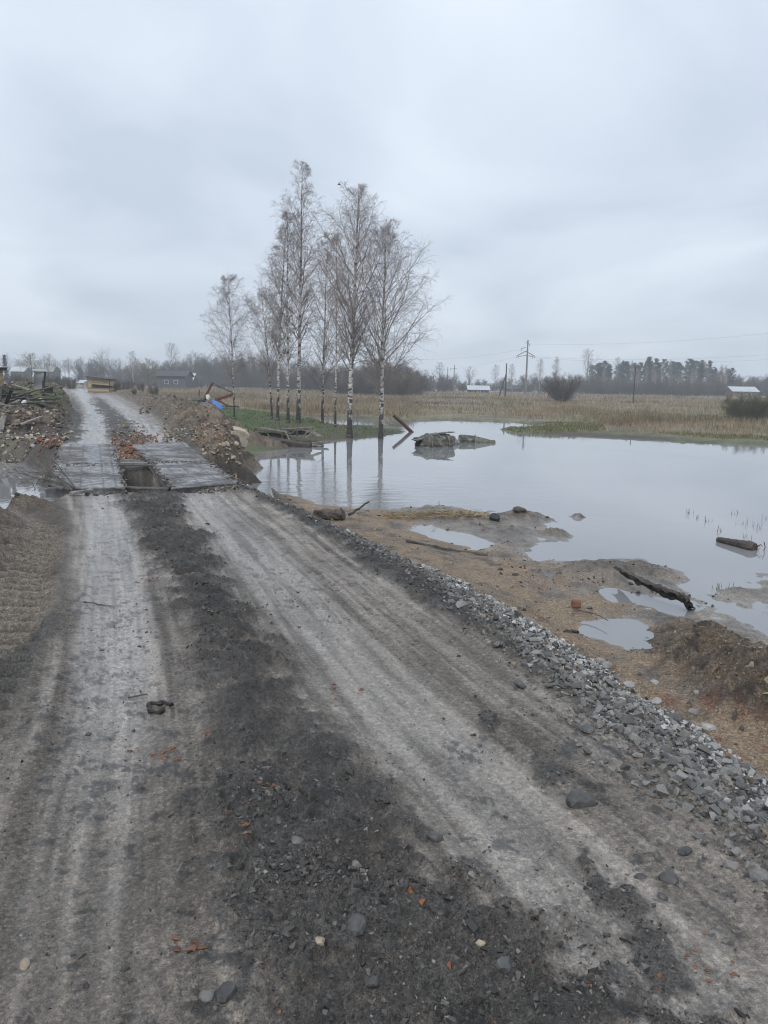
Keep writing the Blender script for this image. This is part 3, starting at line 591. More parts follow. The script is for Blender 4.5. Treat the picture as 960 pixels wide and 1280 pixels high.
M_TWIGD = simple('bare_twig', [(.3, (.075, .065, .052)), (.7, (.15, .125, .10))], .35, .85, rnd=.25, bs=0)
M_TWIGG = simple('budding_twig', [(.3, (.15, .145, .07)), (.7, (.25, .23, .12))], .6, .85, rnd=.25, bs=0)
M_TWIGW = simple('willow_twig', [(.3, (.07, .075, .045)), (.7, (.15, .15, .09))], .8, .85, rnd=.1, bs=0)
M_BARKD = simple('grey_bark', [(.3, (.06, .055, .048)), (.7, (.16, .15, .135))], 3, .9, (1, 1, .3), rnd=.2)
M_BARKP = simple('pine_bark', [(.3, (.10, .06, .045)), (.7, (.22, .15, .11))], 3, .9, (1, 1, .3))
M_BIRD = simple('dark_feathers', [(.3, (.02, .02, .02)), (.7, (.05, .05, .05))], 5, .8)
def birch_bark():
    m, t, b = mat_new('birch_bark'); co = nd(t, 'ShaderNodeTexCoord').outputs['Object']
    mp = nd(t, 'ShaderNodeMapping'); mp.inputs['Scale'].default_value = (3.5, 3.5, 7.5); t.links.new(co, mp.inputs[0])
    n = noise(t, 1.0, 4, .6, mp.outputs[0], .5); sep_ = nd(t, 'ShaderNodeSeparateXYZ'); t.links.new(co, sep_.inputs[0])
    # black fissured bark low on the stem, white higher up
    lo = nd(t, 'ShaderNodeMapRange'); lo.inputs[1].default_value = 0.2; lo.inputs[2].default_value = 2.4; lo.inputs[3].default_value = .20; lo.inputs[4].default_value = -.03; t.links.new(sep_.outputs[2], lo.inputs[0])
    hi = nd(t, 'ShaderNodeMapRange'); hi.inputs[1].default_value = 5; hi.inputs[2].default_value = 11; hi.inputs[3].default_value = 0; hi.inputs[4].default_value = .08; t.links.new(sep_.outputs[2], hi.inputs[0])
    k = math_(t, 'ADD', math_(t, 'ADD', n.outputs[0], lo.outputs[0]), hi.outputs[0])
    t.links.new(ramp(t, k, [(.42, (.56, .54, .51)), (.52, (.40, .38, .35)), (.575, (.07, .06, .055)), (.8, (.03, .027, .025))]), b.inputs['Base Color'])
    b.inputs['Roughness'].default_value = .8; bump(t, b, n.outputs[0], .4, .02)
    return m
M_BIRCH = birch_bark()
def slab_mat():
    m, t, b = mat_new('slab_concrete'); co = nd(t, 'ShaderNodeTexCoord').outputs['Object']
    a = noise(t, 3, 6, .7, co); c = noise(t, 30, 4, .7, co)
    col = ramp(t, a.outputs[0], [(.3, (.12, .105, .09)), (.5, (.21, .205, .20)), (.72, (.34, .345, .35))]); col = mixrgb(t, 'MULTIPLY', .5, col, ramp(t, c.outputs[0], [(.3, (.5, .5, .5)), (.6, (1, 1, 1))]))
    t.links.new(col, b.inputs['Base Color']); b.inputs['Specular IOR Level'].default_value = .6
    t.links.new(ramp(t, a.outputs[0], [(.35, (.7,)*3), (.65, (.3,)*3)]), b.inputs['Roughness']); bump(t, b, c.outputs[0], .4, .008)
    return m
M_SLAB = tinted('slab_concrete', .62, .6, 9, .5, .8)

# ------------------------------------------------------------------ ground: one continuous sheet, cut into road, banks and meadow
def build_ground():
    az = np.concatenate([np.linspace(-37, 37, 720), np.linspace(40, 320, 60)[1:-1]]); az = np.radians(az)
    rr = [0.25, .5, .75, 1.0, 1.25]; f769 = 961*.8
    while rr[-1] < 80:
        v = HC*f769/rr[-1]; rr.append(rr[-1]*(1+min(1.75/v, .0060 if rr[-1] < 13 else .0085)))
    while rr[-1] < 900: rr.append(rr[-1]*1.035)
    rr = np.array(rr); A, Q = np.meshgrid(az, rr); x = (Q*np.sin(A)).ravel(); y = (Q*np.cos(A)).ravel()
    f = fields(x, y); col, wet = colours(x, y, f); V = np.c_[x, y, f['z']]
    n = len(az); m = len(rr); i = np.arange(m-1)[:, None]*n; j = np.arange(n)[None, :]; j2 = (j+1) % n
    F = np.stack([i+j, i+j2, i+n+j2, i+n+j], -1).reshape(-1, 4)[:, ::-1]
    V = np.vstack([V, [[0, 0, f['z'][:n].mean()]]]); c = len(V)-1
    col = np.vstack([col, col[:1]]); wet = np.append(wet, wet[0])
    fan = np.stack([np.arange(n), np.full(n, c), (np.arange(n)+1) % n], -1)[:, ::-1]
    g = {k: (f[k][F].mean(1)) for k in ('sdR', 'r', 'sdL', 'hm', 'sdU', 'z', 'fl', 'out')}
    cx = x[F].mean(1)
    reg = np.full(len(F), 0)                                    # meadow
    near = (g['r'] < 26) & (g['sdU'] < 0)
    reg[near] = 1                                               # mud bank
    reg[(g['sdU'] >= 0) & (g['r'] < 120)] = 2                   # roadside soil
    reg[g['sdL'] > 0] = 3
    reg[(g['hm'] > .5)] = 4
    vw = verge_w(g['r'])
    reg[(-g['sdR'] < vw) & (cx > -2.5) & (g['r'] < 15) & (g['sdR'] <= 0)] = 5
    reg[(g['z'] < ZW-.02)] = 6
    reg[g['sdR'] > 0] = 7
    names = ['meadow', 'mud_bank', 'roadside_soil', 'lawn', 'earth_mound', 'gravel_shoulder', 'pond_bed', 'road']
    res = {}
    for k, nm in enumerate(names):
        Fk = F[reg == k]
        if not len(Fk): continue
        u, inv = np.unique(Fk, return_inverse=True)
        fl_ = [inv.reshape(-1, 4)]
        if k == 7:
            u = np.unique(np.concatenate([u, np.unique(fan)])); fl_ = [np.searchsorted(u, Fk), np.searchsorted(u, fan)]
        me = npmesh(nm, V[u], fl_, M_SOIL, True, col[u], wet[u])
        o = link(nm, me); o['kind'] = 'structure'; res[nm] = o
    return res
GR = build_ground()

# flood water: one level sheet reaching under every bank
wm = MB(); N = 60
xs = np.linspace(-60, 90, N); ys = np.linspace(4, 75, N); X, Y = np.meshgrid(xs, ys); V = np.c_[X.ravel(), Y.ravel(), np.zeros(N*N)]
i = (np.arange(N-1)*N)[:, None]; j = np.arange(N-1)[None, :]
wm.add(V, np.stack([i+j, i+j+1, i+j+N+1, i+j+N], -1).reshape(-1, 4)); wo = wm.obj('water', M_WATER, smooth=True); wo.location.z = ZW; wo['kind'] = 'structure'

# ------------------------------------------------------------------ crushed stone along the road edge
def gravel():
    rg = np.random.default_rng(11); n = 36000
    s = rg.uniform(0, 1, n)**1.0; L = EDGE_R; seg = np.linalg.norm(np.diff(L, axis=0), axis=1); cum = np.concatenate([[0], np.cumsum(seg)])
    # from the near end to about 15 m away
    r_ = np.hypot(L[:, 0], L[:, 1]); smax = np.interp(15.5, r_[r_.argmin():], cum[r_.argmin():]); s0 = 0
    # spend more stones near the camera
    ss = s0+(smax-s0)*rg.uniform(0, 1, n)
    px = np.interp(ss, cum, L[:, 0]); py = np.interp(ss, cum, L[:, 1])
    dx_ = np.interp(ss+.1, cum, L[:, 0])-px; dy_ = np.interp(ss+.1, cum, L[:, 1])-py; ln = np.hypot(dx_, dy_)+1e-9
    nx, ny = dy_/ln, -dx_/ln                                  # outward (right of travel)
    r0 = np.hypot(px, py); vw = verge_w(r0); t = rg.uniform(-.34, 1.06, n)
    o = t*vw + rg.normal(0, .03, n)
    x = px+nx*o; y = py+ny*o
    keep = (rg.uniform(0, 1, n) < np.clip(vw*1.1, .1, 1)) & ((t > .02) | (rg.uniform(0, 1, n) < .55*np.clip(1+t/.34, 0, 1))) & ((t < .95) | (rg.uniform(0, 1, n) < .5))
    x, y, t = x[keep], y[keep], t[keep]; r0 = np.hypot(x, y)
    size = np.clip(rg.lognormal(math.log(.0185), .36, len(x)), .011, .05)*(1+.25*(t > .7)*sm(4.5-r0, -1, 1))
    pale = sm(t+.40*rg.normal(0, 1, len(x))+.20*sm(r0, 4, 9), .82, 1.08)
    c = np.array([.125, .123, .118])[None]*(1+.35*rg.normal(0, 1, (len(x), 1))).clip(.35, 1.9); c2 = np.array([.36, .365, .36])[None]*(1+.22*rg.normal(0, 1, (len(x), 1))).clip(.5, 1.4)
    wm_ = (rg.uniform(0, 1, len(x)) < .12)[:, None]; c = c*np.where(wm_, np.array([1.5, 1.25, 1.0]), 1)
    c = c*(1-pale[:, None])+c2*pale[:, None]
    f = fields(x, y); z = f['z']+size*(-.15+.75*rg.uniform(0, 1, len(x)))*(.3+.7*sm(t, -.1, .3))
    d = np.hypot(x, y); vis = (np.abs(np.arctan2(x, y)) < R(27.5)) & (d > 2.6)
    score = np.where(vis, size/d, 0); top = np.argsort(-score)[:290]
    protos = []
    for k, (V, F) in enumerate(HULLS[:12]):
        protos.append([npmesh('stone', V, F, M_STONE), npmesh('stone', V, F, M_PALE)])
    for q in top:
        me = protos[rg.integers(0, 12)][1 if pale[q] > .5 else 0]
        ob = link('stone', me, GR['gravel_shoulder']); ob.location = (x[q], y[q], z[q]+size[q]*.15); s_ = size[q]*1.12; ob.scale = (s_, s_, s_); ob.rotation_euler = (rg.normal(0, .5), rg.normal(0, .5), rg.uniform(0, 6.3))
    m = np.ones(len(x), bool); m[top] = False
    scatter('small_stones', np.c_[x, y, z][m], size[m]*1.05, c[m], M_TINT, protos=[hull(200+i, 8+i % 2, (1, random.uniform(.65, .95), random.uniform(.5, .75))) for i in range(20)], seed=3, parent=GR['gravel_shoulder'])
    # crumbs and clods on the churned strips of the road
    n = 230000; rr_ = 1.7*(16/1.7)**(rg.uniform(0, 1, n)**1.05); a = rg.uniform(R(-29), R(29), n); x = rr_*np.sin(a); y = rr_*np.cos(a); f = fields(x, y)
    pr = (f['dark']*1.0*(.35+.65*(f['nb'] > .42))+.05*f['inR']+.22*sm(-f['sdR'], -.5, 0)*(f['sdR'] > 0)*(x > -2))
    clus = sm(fbm(x, y, 2.2, 3, 201), -.1, .35); pr = pr*(.25+.75*clus)
    k = (rg.uniform(0, 1, n) < pr*.62) & (f['inR'] > .5) & (f['sdC'] < -.3); x, y, rr_ = x[k], y[k], rr_[k]; z = f['z'][k]; dkk = f['dark'][k]
    size = np.clip(rg.lognormal(math.log(.0060), .6, len(x)), .0028, .03)*(1+.10*(rr_-2)*(rr_ > 2))*(.7+.3*dkk)
    base = np.array([.055, .052, .048])[None]*np.exp(.55*rg.normal(0, 1, (len(x), 1))).clip(.4, 3.5)
    red = (rg.uniform(0, 1, len(x)) < .012)[:, None]; base = np.where(red, np.array([.22, .085, .04]), base)
    pl = (rg.uniform(0, 1, len(x)) < .02)[:, None]; base = np.where(pl, np.array([.22, .21, .195]), base)
    o = scatter('mud_crumbs', np.c_[x, y, z+size*.02], size, base, M_CLOD, protos=[hull(100+i, 8, (1, .8, .55)) for i in range(10)], seed=5, flat=1.4)
    setp(o, 'crumbs of dark mud and grit strewn over the churned strips of the road', 'grit')
    # pebbles and rubble lying on the sandy bank and the heaps
    n = 9000; rr_ = 3.5*(16/3.5)**rg.uniform(0, 1, n); a = rg.uniform(R(-4), R(29), n); x = rr_*np.sin(a); y = rr_*np.cos(a); f = fields(x, y)
    k = (f['out'] > .3) & (f['z'] > ZW+.01) & (rg.uniform(0, 1, n) < .05+.45*np.exp(-f['out']/.7)+.1*f['hm']); x, y, rr_ = x[k], y[k], rr_[k]
    size = np.clip(rg.lognormal(math.log(.011), .5, len(x)), .005, .04); base = np.array([.16, .14, .12])[None]*(1+.5*rg.normal(0, 1, (len(x), 1))).clip(.3, 2.5)
    red = (rg.uniform(0, 1, len(x)) < .14)[:, None]; base = np.where(red, np.array([.33, .11, .05]), base)
    o = scatter('bank_pebbles', np.c_[x, y, f['z'][k]+size*.2], size, base, M_TINT, seed=6); setp(o, 'small pebbles and brick bits scattered on the sandy bank', 'pebbles')
    n = 9000; rr_ = 5*(22/5)**rg.uniform(0, 1, n); a = rg.uniform(R(-8), R(30), n); x = rr_*np.sin(a); y = rr_*np.cos(a); f = fields(x, y); cl_ = fbm(x, y, 1.1, 4, 221)
    k = (f['sdU'] < -.4) & (f['z'] > ZW-.02) & (rg.uniform(0, 1, n) < .04+.5*sm(cl_, .1, .4)+.9*f['hm']); x, y, rr_ = x[k], y[k], rr_[k]; hk = f['hm'][k][:, None]
    size = np.clip(rg.lognormal(math.log(.017), .6, len(x)), .007, .07)*(1-.25*hk[:, 0]); base = (np.array([.085, .07, .055])[None]*(1-hk)+np.array([.15, .115, .08])[None]*hk)*np.exp(.4*rg.normal(0, 1, (len(x), 1)))
    o = scatter('mud_clods', np.c_[x, y, f['z'][k]+size*.1], size, base, M_CLOD, protos=[hull(160+i, 12, (1, .8, .45)) for i in range(8)], seed=16); setp(o, 'dark lumps of mud strewn over the wet flats by the water', 'mud lumps')
    # rubble over far banks and lips
    P = []; Cc = []; S = []
    def rub(px0, px1, py0, py1, n, smn, smx, cols, z0=-.1):
        for _ in range(n):
            p = at(rg.uniform(px0, px1), rg.uniform(py0, py1), z0); P.append((p[0], p[1])); S.append(rg.uniform(smn, smx)); Cc.append(np.array(cols[rg.integers(0, len(cols))])*rg.uniform(.6, 1.25))
    bg, br, dk_ = (.33, .27, .20), (.22, .09, .05), (.09, .07, .055)
    rub(238, 300, 552, 606, 900, .02, .085, [bg, (.25, .19, .13), dk_, br, (.3, .24, .18)])
    rub(205, 262, 525, 560, 600, .02, .08, [dk_, (.2, .15, .1), bg])
    rub(-10, 84, 543, 560, 380, .03, .10, [bg, (.38, .35, .30), dk_, dk_, (.16, .13, .1)])
    rub(44, 78, 553, 564, 110, .03, .07, [br, (.26, .12, .07), dk_])
    rub(-20, 90, 498, 548, 1100, .03, .12, [dk_, dk_, (.2, .17, .13), bg])
    rub(140, 198, 546, 579, 800, .02, .055, [br, (.16, .08, .05), (.26, .12, .07), dk_, dk_, bg])
    rub(140, 185, 530, 552, 110, .03, .08, [dk_, (.22, .18, .13), bg])
    rub(0, 60, 612, 640, 160, .02, .06, [dk_, dk_, (.16, .13, .1)])
    rub(175, 240, 497, 520, 260, .05, .16, [dk_, (.15, .11, .08), (.22, .17, .12)])
    n0 = len(P)
    for (x0, y0, x1, y1, n, w) in [(149, 581, 157, 612, 60, 2), (186, 578, 214, 612, 150, 3), (150, 578, 188, 577, 50, 3), (68, 581, 149, 581, 40, 2), (186, 578, 262, 578, 60, 2), (58, 612, 157, 613, 130, 4), (214, 612, 303, 608, 150, 4), (157, 612, 214, 613, 120, 3), (75, 557, 67, 581, 40, 3), (67, 581, 57, 612, 60, 3), (262, 578, 303, 607, 70, 3), (143, 557, 149, 580, 50, 3), (160, 557, 186, 578, 60, 4)]:
        for _ in range(n):
            t_ = rg.uniform(0, 1); p = at(x0+(x1-x0)*t_+rg.normal(0, w), y0+(y1-y0)*t_+rg.normal(0, w*.35), .03); P.append((p[0], p[1])); S.append(rg.uniform(.012, .05)); Cc.append(np.array([(.06, .052, .044), (.10, .088, .074), (.16, .145, .125)][rg.integers(0, 3)])*rg.uniform(.7, 1.2))
    P = np.array(P); S = np.array(S); Cc = np.array(Cc); f = fields(P[:, 0], P[:, 1])
    on = np.zeros(len(P), bool)
    for q_ in SLABS: on |= poly_sd(P[:, 0], P[:, 1], q_, 1) > -.05
    sel = ~on | (np.arange(len(P)) >= n0); f['z'] = np.where(on, .022, f['z'])[sel]; P = P[sel]; S = S[sel]; Cc = Cc[sel]
    o = scatter('bank_rubble', np.c_[P, f['z']+S*.25], S, Cc, M_TINT, seed=8); setp(o, 'loose masonry bits and clods on the washed out banks by the bridge', 'rubble')
gravel()

# ------------------------------------------------------------------ single rocks one can point at
def rock(px, py, wpx, mat, label, name='rock', z=0.0, flat=.62, seed=0, cat='rock', sub=2, group=None):
    p = at(px, py, z); d = math.hypot(p[0], p[1]); s = wpx/FPX*math.hypot(d, HC-z)/2
    V, F = lumpy(300+seed, sub, (1, .78, flat), .16); me = npmesh(name, V*s, F, mat, False)
    o = link(name, me); o.location = (p[0], p[1], H1(p)+s*flat*.16); o.rotation_euler[2] = seed*1.3
    return setp(o, label, cat, group)
for i, (px, py, wp, m, lab) in enumerate([
    (724, 1000, 38, M_ROCKD, 'large flat grey stone at the edge of a dark patch on the right track'),
    (444, 1179, 34, M_ROCKD, 'rounded dark stone bedded in the muddy middle strip near the bottom'),
    (836, 1096, 24, M_ROCKD, 'black wedge shaped stone on the pale right lane'),
    (856, 1064, 19, M_ROCKD, 'small black stone just beyond the wedge shaped one on the right lane'),
    (828, 1118, 14, M_ROCKD, 'small black pebble in front of the wedge shaped stone'),
    (800, 1093, 14, M_ROCKD, 'small black pebble left of the wedge shaped stone'),
    (281, 1243, 28, M_ROCKD, 'angular black stone in the left lane close to the bottom edge'),
    (258, 1246, 18, M_STONE, 'small grey stone touching the angular black one in the left lane'),
    (630, 1232, 24, M_ROCKD, 'dark block of stone in the mud below the fork of the right track'),
    (372, 1062, 20, M_STONE, 'grey half buried stone at the left margin of the middle mud strip'),
    (466, 1243, 20, M_ROCKD, 'upright brown stone in the middle mud at the bottom of the view'),
    (949, 1099, 30, M_STONE, 'grey stone at the foot of the gravel shoulder beside the road'),
    (545, 1044, 22, M_ROCKD, 'dark lump of hardened mud between the middle strip and right track'),
    (110, 908, 9, M_ROCKD, 'tiny black stone on the left edge of the pale left track'),
    (400, 1199, 15, M_BEIGE, 'small brown stone left of the rounded dark stone'),
    (735, 911, 22, M_STONE, 'flat grey stone shed from the gravel onto the lane'),
    (30, 1201, 15, M_BEIGE, 'small tan stone alone in the lower left of the road'),
    (600, 1184, 14, M_BEIGE, 'brownish chip of stone beside the dark block'),
    ]): rock(px, py, wp, m, lab, seed=i)
for i, (px, py, wp, lab, z) in enumerate([
    (819, 841, 13, 'pale stone resting on the sand nearest the earth heap', -.35), (786, 851, 16, 'pale stone rolled down from the gravel onto sand', -.3),
    (869, 871, 16, 'flat pale stone on the red sand below the heap', -.3), (888, 887, 19, 'largest pale stone standing apart on the red sand', -.3), (822, 859, 15, 'grey white stone between two others on the sand', -.3),
    (752, 806, 14, 'white stone at the outer rim of the gravel', -.25), (871, 861, 9, 'very small pale stone on the slope of the heap', -.35), (760, 813, 17, 'bright white stone on the rim of the gravel by the puddle', -.25)]):
    rock(px, py, wp, M_PALE, lab, seed=40+i, z=z)
def bits(name, px, py, n, spread, size, label, cat, mat):
    p = at(px, py); t = thing(name, (p[0], p[1], H1(p)), label, cat); rg = np.random.default_rng(int(px))
    V0, F0 = beam((-.5, 0, 0), (.5, 0, 0), .5, .3, 1, 0)
    for i in range(n):
        s = size*rg.uniform(.4, 1); x, y = rg.normal(0, spread, 2); y *= 1.4; me = npmesh('brick_piece', hull(int(px)+i, 9, (1, .6, .4))[0]*s, hull(int(px)+i, 9, (1, .6, .4))[1], mat)
        o = link('brick_piece', me, t); o.location = (x, y, H1((p[0]+x, p[1]+y))-t.location.z+s*.2)
for a in [(188, 930, 7, .05, .028, 'scatter of orange brick chips right of the pale left track', 'brick chips'), (258, 912, 5, .05, .024, 'few orange brick chips at the mud strip edge', 'brick chips'),
          (333, 990, 9, .025, .02, 'bright orange crushed brick spot in the dark mud', 'brick chips'), (225, 947, 6, .05, .026, 'orange and black brick crumbs below the brick scatter', 'brick chips'),
          (875, 1195, 12, .06, .018, 'thin trail of red brick crumbs beside the broken right edge', 'brick chips'), (185, 726, 6, .07, .035, 'orange brick fragments far up the left track', 'brick chips'),
          (428, 852, 5, .05, .026, 'orange brick shard lying on the right wheel track', 'brick chips'), (238, 1180, 5, .025, .03, 'reddish brown stone chips in the left lane', 'stone chips'), (305, 1045, 4, .02, .02, 'single pinch of brick chips in middle mud', 'brick chips')]:
    bits('brick_chips', *a, M_BRICK)
# flattened black rubber loop on the road
p = at(198, 879); th = np.linspace(.3, 5.9, 22); rr_ = .72+.14*np.sin(3*th)+.1*np.sin(5*th+1)
pts = np.c_[p[0]+.078*rr_*np.cos(th), p[1]+.085*rr_*np.sin(th), np.full(22, H1(p)+.012)]; V, F = tube(pts, .012*(1+.35*np.sin(th*5)), 6, True, .12)
setp(link('rubber_strip', npmesh('rubber_strip', V, F, M_DARK)), 'curled black rubber strip lying on the pale left track', 'rubber scrap')
def stick(px0, py0, px1, py1, rad, label, z0=0, z1=0, mat=None, lift=.02, n=7, bend=.03, name='stick', cat='stick', seed=0):
    a = at(px0, py0, z0); b = at(px1, py1, z1); a[2] = max(H1(a), z0 if z0 else -9)+lift; b[2] = max(H1(b), z1 if z1 else -9)+lift
    rg = np.random.default_rng(seed+int(px0)); t = np.linspace(0, 1, n)[:, None]; L = np.linalg.norm(b-a); pts = a*(1-t)+b*t+rg.normal(0, bend*L, (n, 3))*np.array([1, 1, .4])*np.sin(math.pi*t)
    V, F = tube(pts, np.linspace(rad, rad*.6, n), 7, True, .08, seed); return setp(link(name, npmesh(name, V, F, mat or M_WOODD)), label, cat)
stick(105, 752, 138, 756, .008, 'thin dark stick across the pale left track', lift=.015)
stick(160, 866, 184, 862, .006, 'short twig on the road just beyond the rubber strip', lift=.01)

# ------------------------------------------------------------------ bridge of precast slabs over the washed out culvert
def slab(corners, label, holes=(), zt=.03, th=.16, name='bridge_slab', seed=0):
    """corners far-left, far-right, near-right, near-left on the road plane; ribbed top, lifting slots, thickness"""
    c = [at(a, b)[:2] for a, b in corners]; fl_, fr_, nr_, nl_ = c; rg = np.random.default_rng(seed); mb = MB(); t = thing(name, (0, 0, 0), label, 'slab')
    org = (fl_+fr_+nr_+nl_)/4; t.location = (org[0], org[1], zt-th)
    W = np.linalg.norm(fr_-fl_); L = np.linalg.norm(fl_-nl_)
    def P(u, v, z): q = (nl_*(1-u)+nr_*u)*(1-v)+(fl_*(1-u)+fr_*u)*v; return (q[0]-org[0], q[1]-org[1], z)
    nu, nv = 44, max(int(L*26), 20); us = np.linspace(0, 1, nu+1); vs = np.linspace(0, 1, nv+1); V = []; SCc = []
    for v in vs:
        for u in us:
            e = min(u, 1-u)*W; ev = min(v, 1-v)*L
            q = P(u, v, 0); z = th
            z -= .012*(max(0, 1-e/.03)+max(0, 1-ev/.03))
            wv = float(fbm(np.array([q[0]*1.0+seed]), np.array([q[1]*1.0]), 1.8, 4, 7)[0]); wv2 = float(fbm(np.array([q[0]*1.0+seed]), np.array([q[1]*1.0]), 6, 3, 8)[0])
            gx = (min(abs(u-.20), abs(u-.44), abs(u-.72), abs(u-.88))*W < .012)*(wv > -.18); gy = (abs(((v*L+.015*wv2)/.125) % 1-.5) > .36)*(wv2 > -.12+.5*wv)
            z -= .007*(gx or gy); z -= .012*max(0, wv2)
            nz = float(vn(np.array([q[0]*6+seed]), np.array([q[1]*6]))[0]); z -= .015*max(0, nz-.6); z += .006*float(vn(np.array([q[0]*25.]), np.array([q[1]*25.]))[0])
            if e < .07: z -= .07*max(0, float(vn(np.array([v*L*5.]), np.array([u*3.+seed]))[0])-.5)
            V.append((q[0], q[1], z)); pal = min(1, max(0, (.40 if seed < 8 else .26)+1.1*wv+.9*wv2+.75*math.exp(-((u-.62)/.15)**2)*(seed < 8)+.6*math.exp(-((u-.42)/.2)**2)*(seed > 8))); kk = (.5 if (gx or gy) else 1.0)*(1-.5*max(0, 1-min(e, ev)/.05)); SCc.append((kk*(.075+.165*pal), kk*(.066+.175*pal), kk*(.057+.19*pal)))
    V = np.array(V); ii = (np.arange(nv)*(nu+1))[:, None]; jj = np.arange(nu)[None, :]
    F = np.stack([ii+jj, ii+jj+1, ii+jj+nu+2, ii+jj+nu+1], -1).reshape(-1, 4)
    # skirt and underside
    ring = [k for k in range(nu+1)]+[(k+1)*(nu+1)+nu for k in range(nv)]+[nv*(nu+1)+nu-1-k for k in range(nu)]+[(nv-1-k)*(nu+1) for k in range(nv-1)]
    B = V[ring].copy(); B[:, 2] = 0; n0 = len(V); m = len(ring); side = np.array([(ring[k], n0+k, n0+(k+1) % m, ring[(k+1) % m]) for k in range(m)])
    allV = np.vstack([V, B]); me = npmesh('slab_body', allV, [F, side, np.arange(n0, n0+m)[None, :]] if m < 3 else [F, side[:, ::-1]], M_SLAB, False, np.vstack([np.array(SCc), np.full((m, 3), .12)]))
    link('slab_body', me, t)
    bb = MB(); bb.add([P(0, 0, 0), P(1, 0, 0), P(1, 1, 0), P(0, 1, 0)], np.array([[3, 2, 1, 0]])); bb.obj('slab_underside', M_CONC, t)
    for (u, v) in holes:
        q = P(u, v, th-.002); hb = MB(); V_, F_ = beam((q[0]-.09, q[1], q[2]), (q[0]+.09, q[1], q[2]), .07, .012, 2, 0); hb.add(V_, F_); hb.obj('lifting_slot', M_DARK, t)
    for k in range(2):        # bent reinforcing loops at the near corners
        q = P(.04+.92*k, .01, th*.6); th_ = np.linspace(0, math.pi, 9); pts = np.c_[q[0]+.05*np.cos(th_), np.full(9, q[1])-.01, q[2]+.05*np.sin(th_)]; V_, F_ = tube(pts, .007, 5); lb = MB(); lb.add(V_, F_); lb.obj('lifting_loop', M_RUST, t)
    return t
slab([(67, 581), (149, 581), (157, 612), (57, 612)], 'near concrete slab of the left wheel lane over the culvert', [(.35, .97)], seed=2)
slab([(75, 556), (143, 556), (148.6, 580.4), (67.4, 580.4)], 'far concrete slab of the left wheel lane over the culvert', seed=5)
slab([(186, 578), (262, 578), (303, 606), (214, 612)], 'near concrete slab of the right wheel lane with open hole beside it', seed=9)
slab([(160, 556), (233, 553), (261, 577.4), (185.4, 577.4)], 'far concrete slab of the right wheel lane by the brick rubble', seed=12)
# cross beam showing in the hole, below the slabs
V, F = beam(at(148, 577, -.02)-[0, 0, .05], at(190, 577.5, -.02)-[0, 0, .05], .1, .08, 5, .004); setp(link('bearing_beam', npmesh('bearing_beam', V, F, M_CONC)), 'pale concrete beam crossing the hole between the slabs', 'beam')
V, F = beam(at(157, 611, -.05), at(213, 613, -.03), .14, .08, 6, .01, seed=4); setp(link('timber_lip', npmesh('timber_lip', V, F, M_WOODD)), 'dark timber at the near lip of the hole', 'timber')
V, F = beam(at(89, 617, .03), at(114, 612, .06), .1, .035, 5, .01, seed=6); setp(link('broken_board', npmesh('broken_board', V, F, M_WOODG)), 'short broken board lying at the near end of left slab', 'board')
stick(152, 606, 158, 616, .02, 'stub of wood standing at the corner of the left slab', lift=.05, mat=M_WOODG, name='wood_stub', cat='wood stub')
stick(18, 642, 42, 632, .022, 'pale stick lying on the mud ridge by the left pond', lift=.12, mat=M_WOODG)

# individual bricks in the rubble at the far lip of the hole
BRV, BRF = beam((-.10, 0, 0), (.10, 0, 0), .10, .06, 2, .0, seed=1)
brm = npmesh('brick', BRV, BRF, M_BRICK); rg = np.random.default_rng(21)
for i in range(20):
    p = at(rg.uniform(147, 184), rg.uniform(558, 577), -.05)
    o = link('brick', brm, GR['road']); o.location = (p[0], p[1], H1(p)+rg.uniform(.0, .05)); o.rotation_euler = (rg.normal(0, .5), rg.normal(0, .4), rg.uniform(0, 3.1)); 
for i in range(9):
    p = at(rg.uniform(50, 74), rg.uniform(554, 563), -.05)
    o = link('brick', brm, GR['roadside_soil']); o.location = (p[0], p[1], H1(p)+rg.uniform(.03, .12)); o.rotation_euler = (rg.normal(0, .5), rg.normal(0, .4), rg.uniform(0, 3.1))
for i, (px, py, wp, lab) in enumerate([(42, 553, 9, 'white rounded stone in the middle of the far left rubble edge'), (50, 551, 8, 'cream stone right of the white rounded one'), (60, 550, 10, 'squarish cream stone in the rubble row'), (70, 549, 8, 'yellowish stone near the far slab corner'),
      (82, 548, 10, 'tan stone nearest the far end of left slab'), (28, 562, 14, 'broad mossy stone at the left pond edge'), (38, 568, 13, 'grey stone half over the left pond water'), (14, 558, 13, 'dark grey boulder at the left end of the rubble'), (52, 572, 12, 'broken concrete lump beside the left slab above water')]):
    rock(px, py, wp, [M_PALE, M_BEIGE, M_BEIGE, M_BEIGE, M_BEIGE, M_MOSSY, M_MOSSY, M_MOSSY, M_CONC][i], lab, seed=60+i, z=.05, flat=.7)

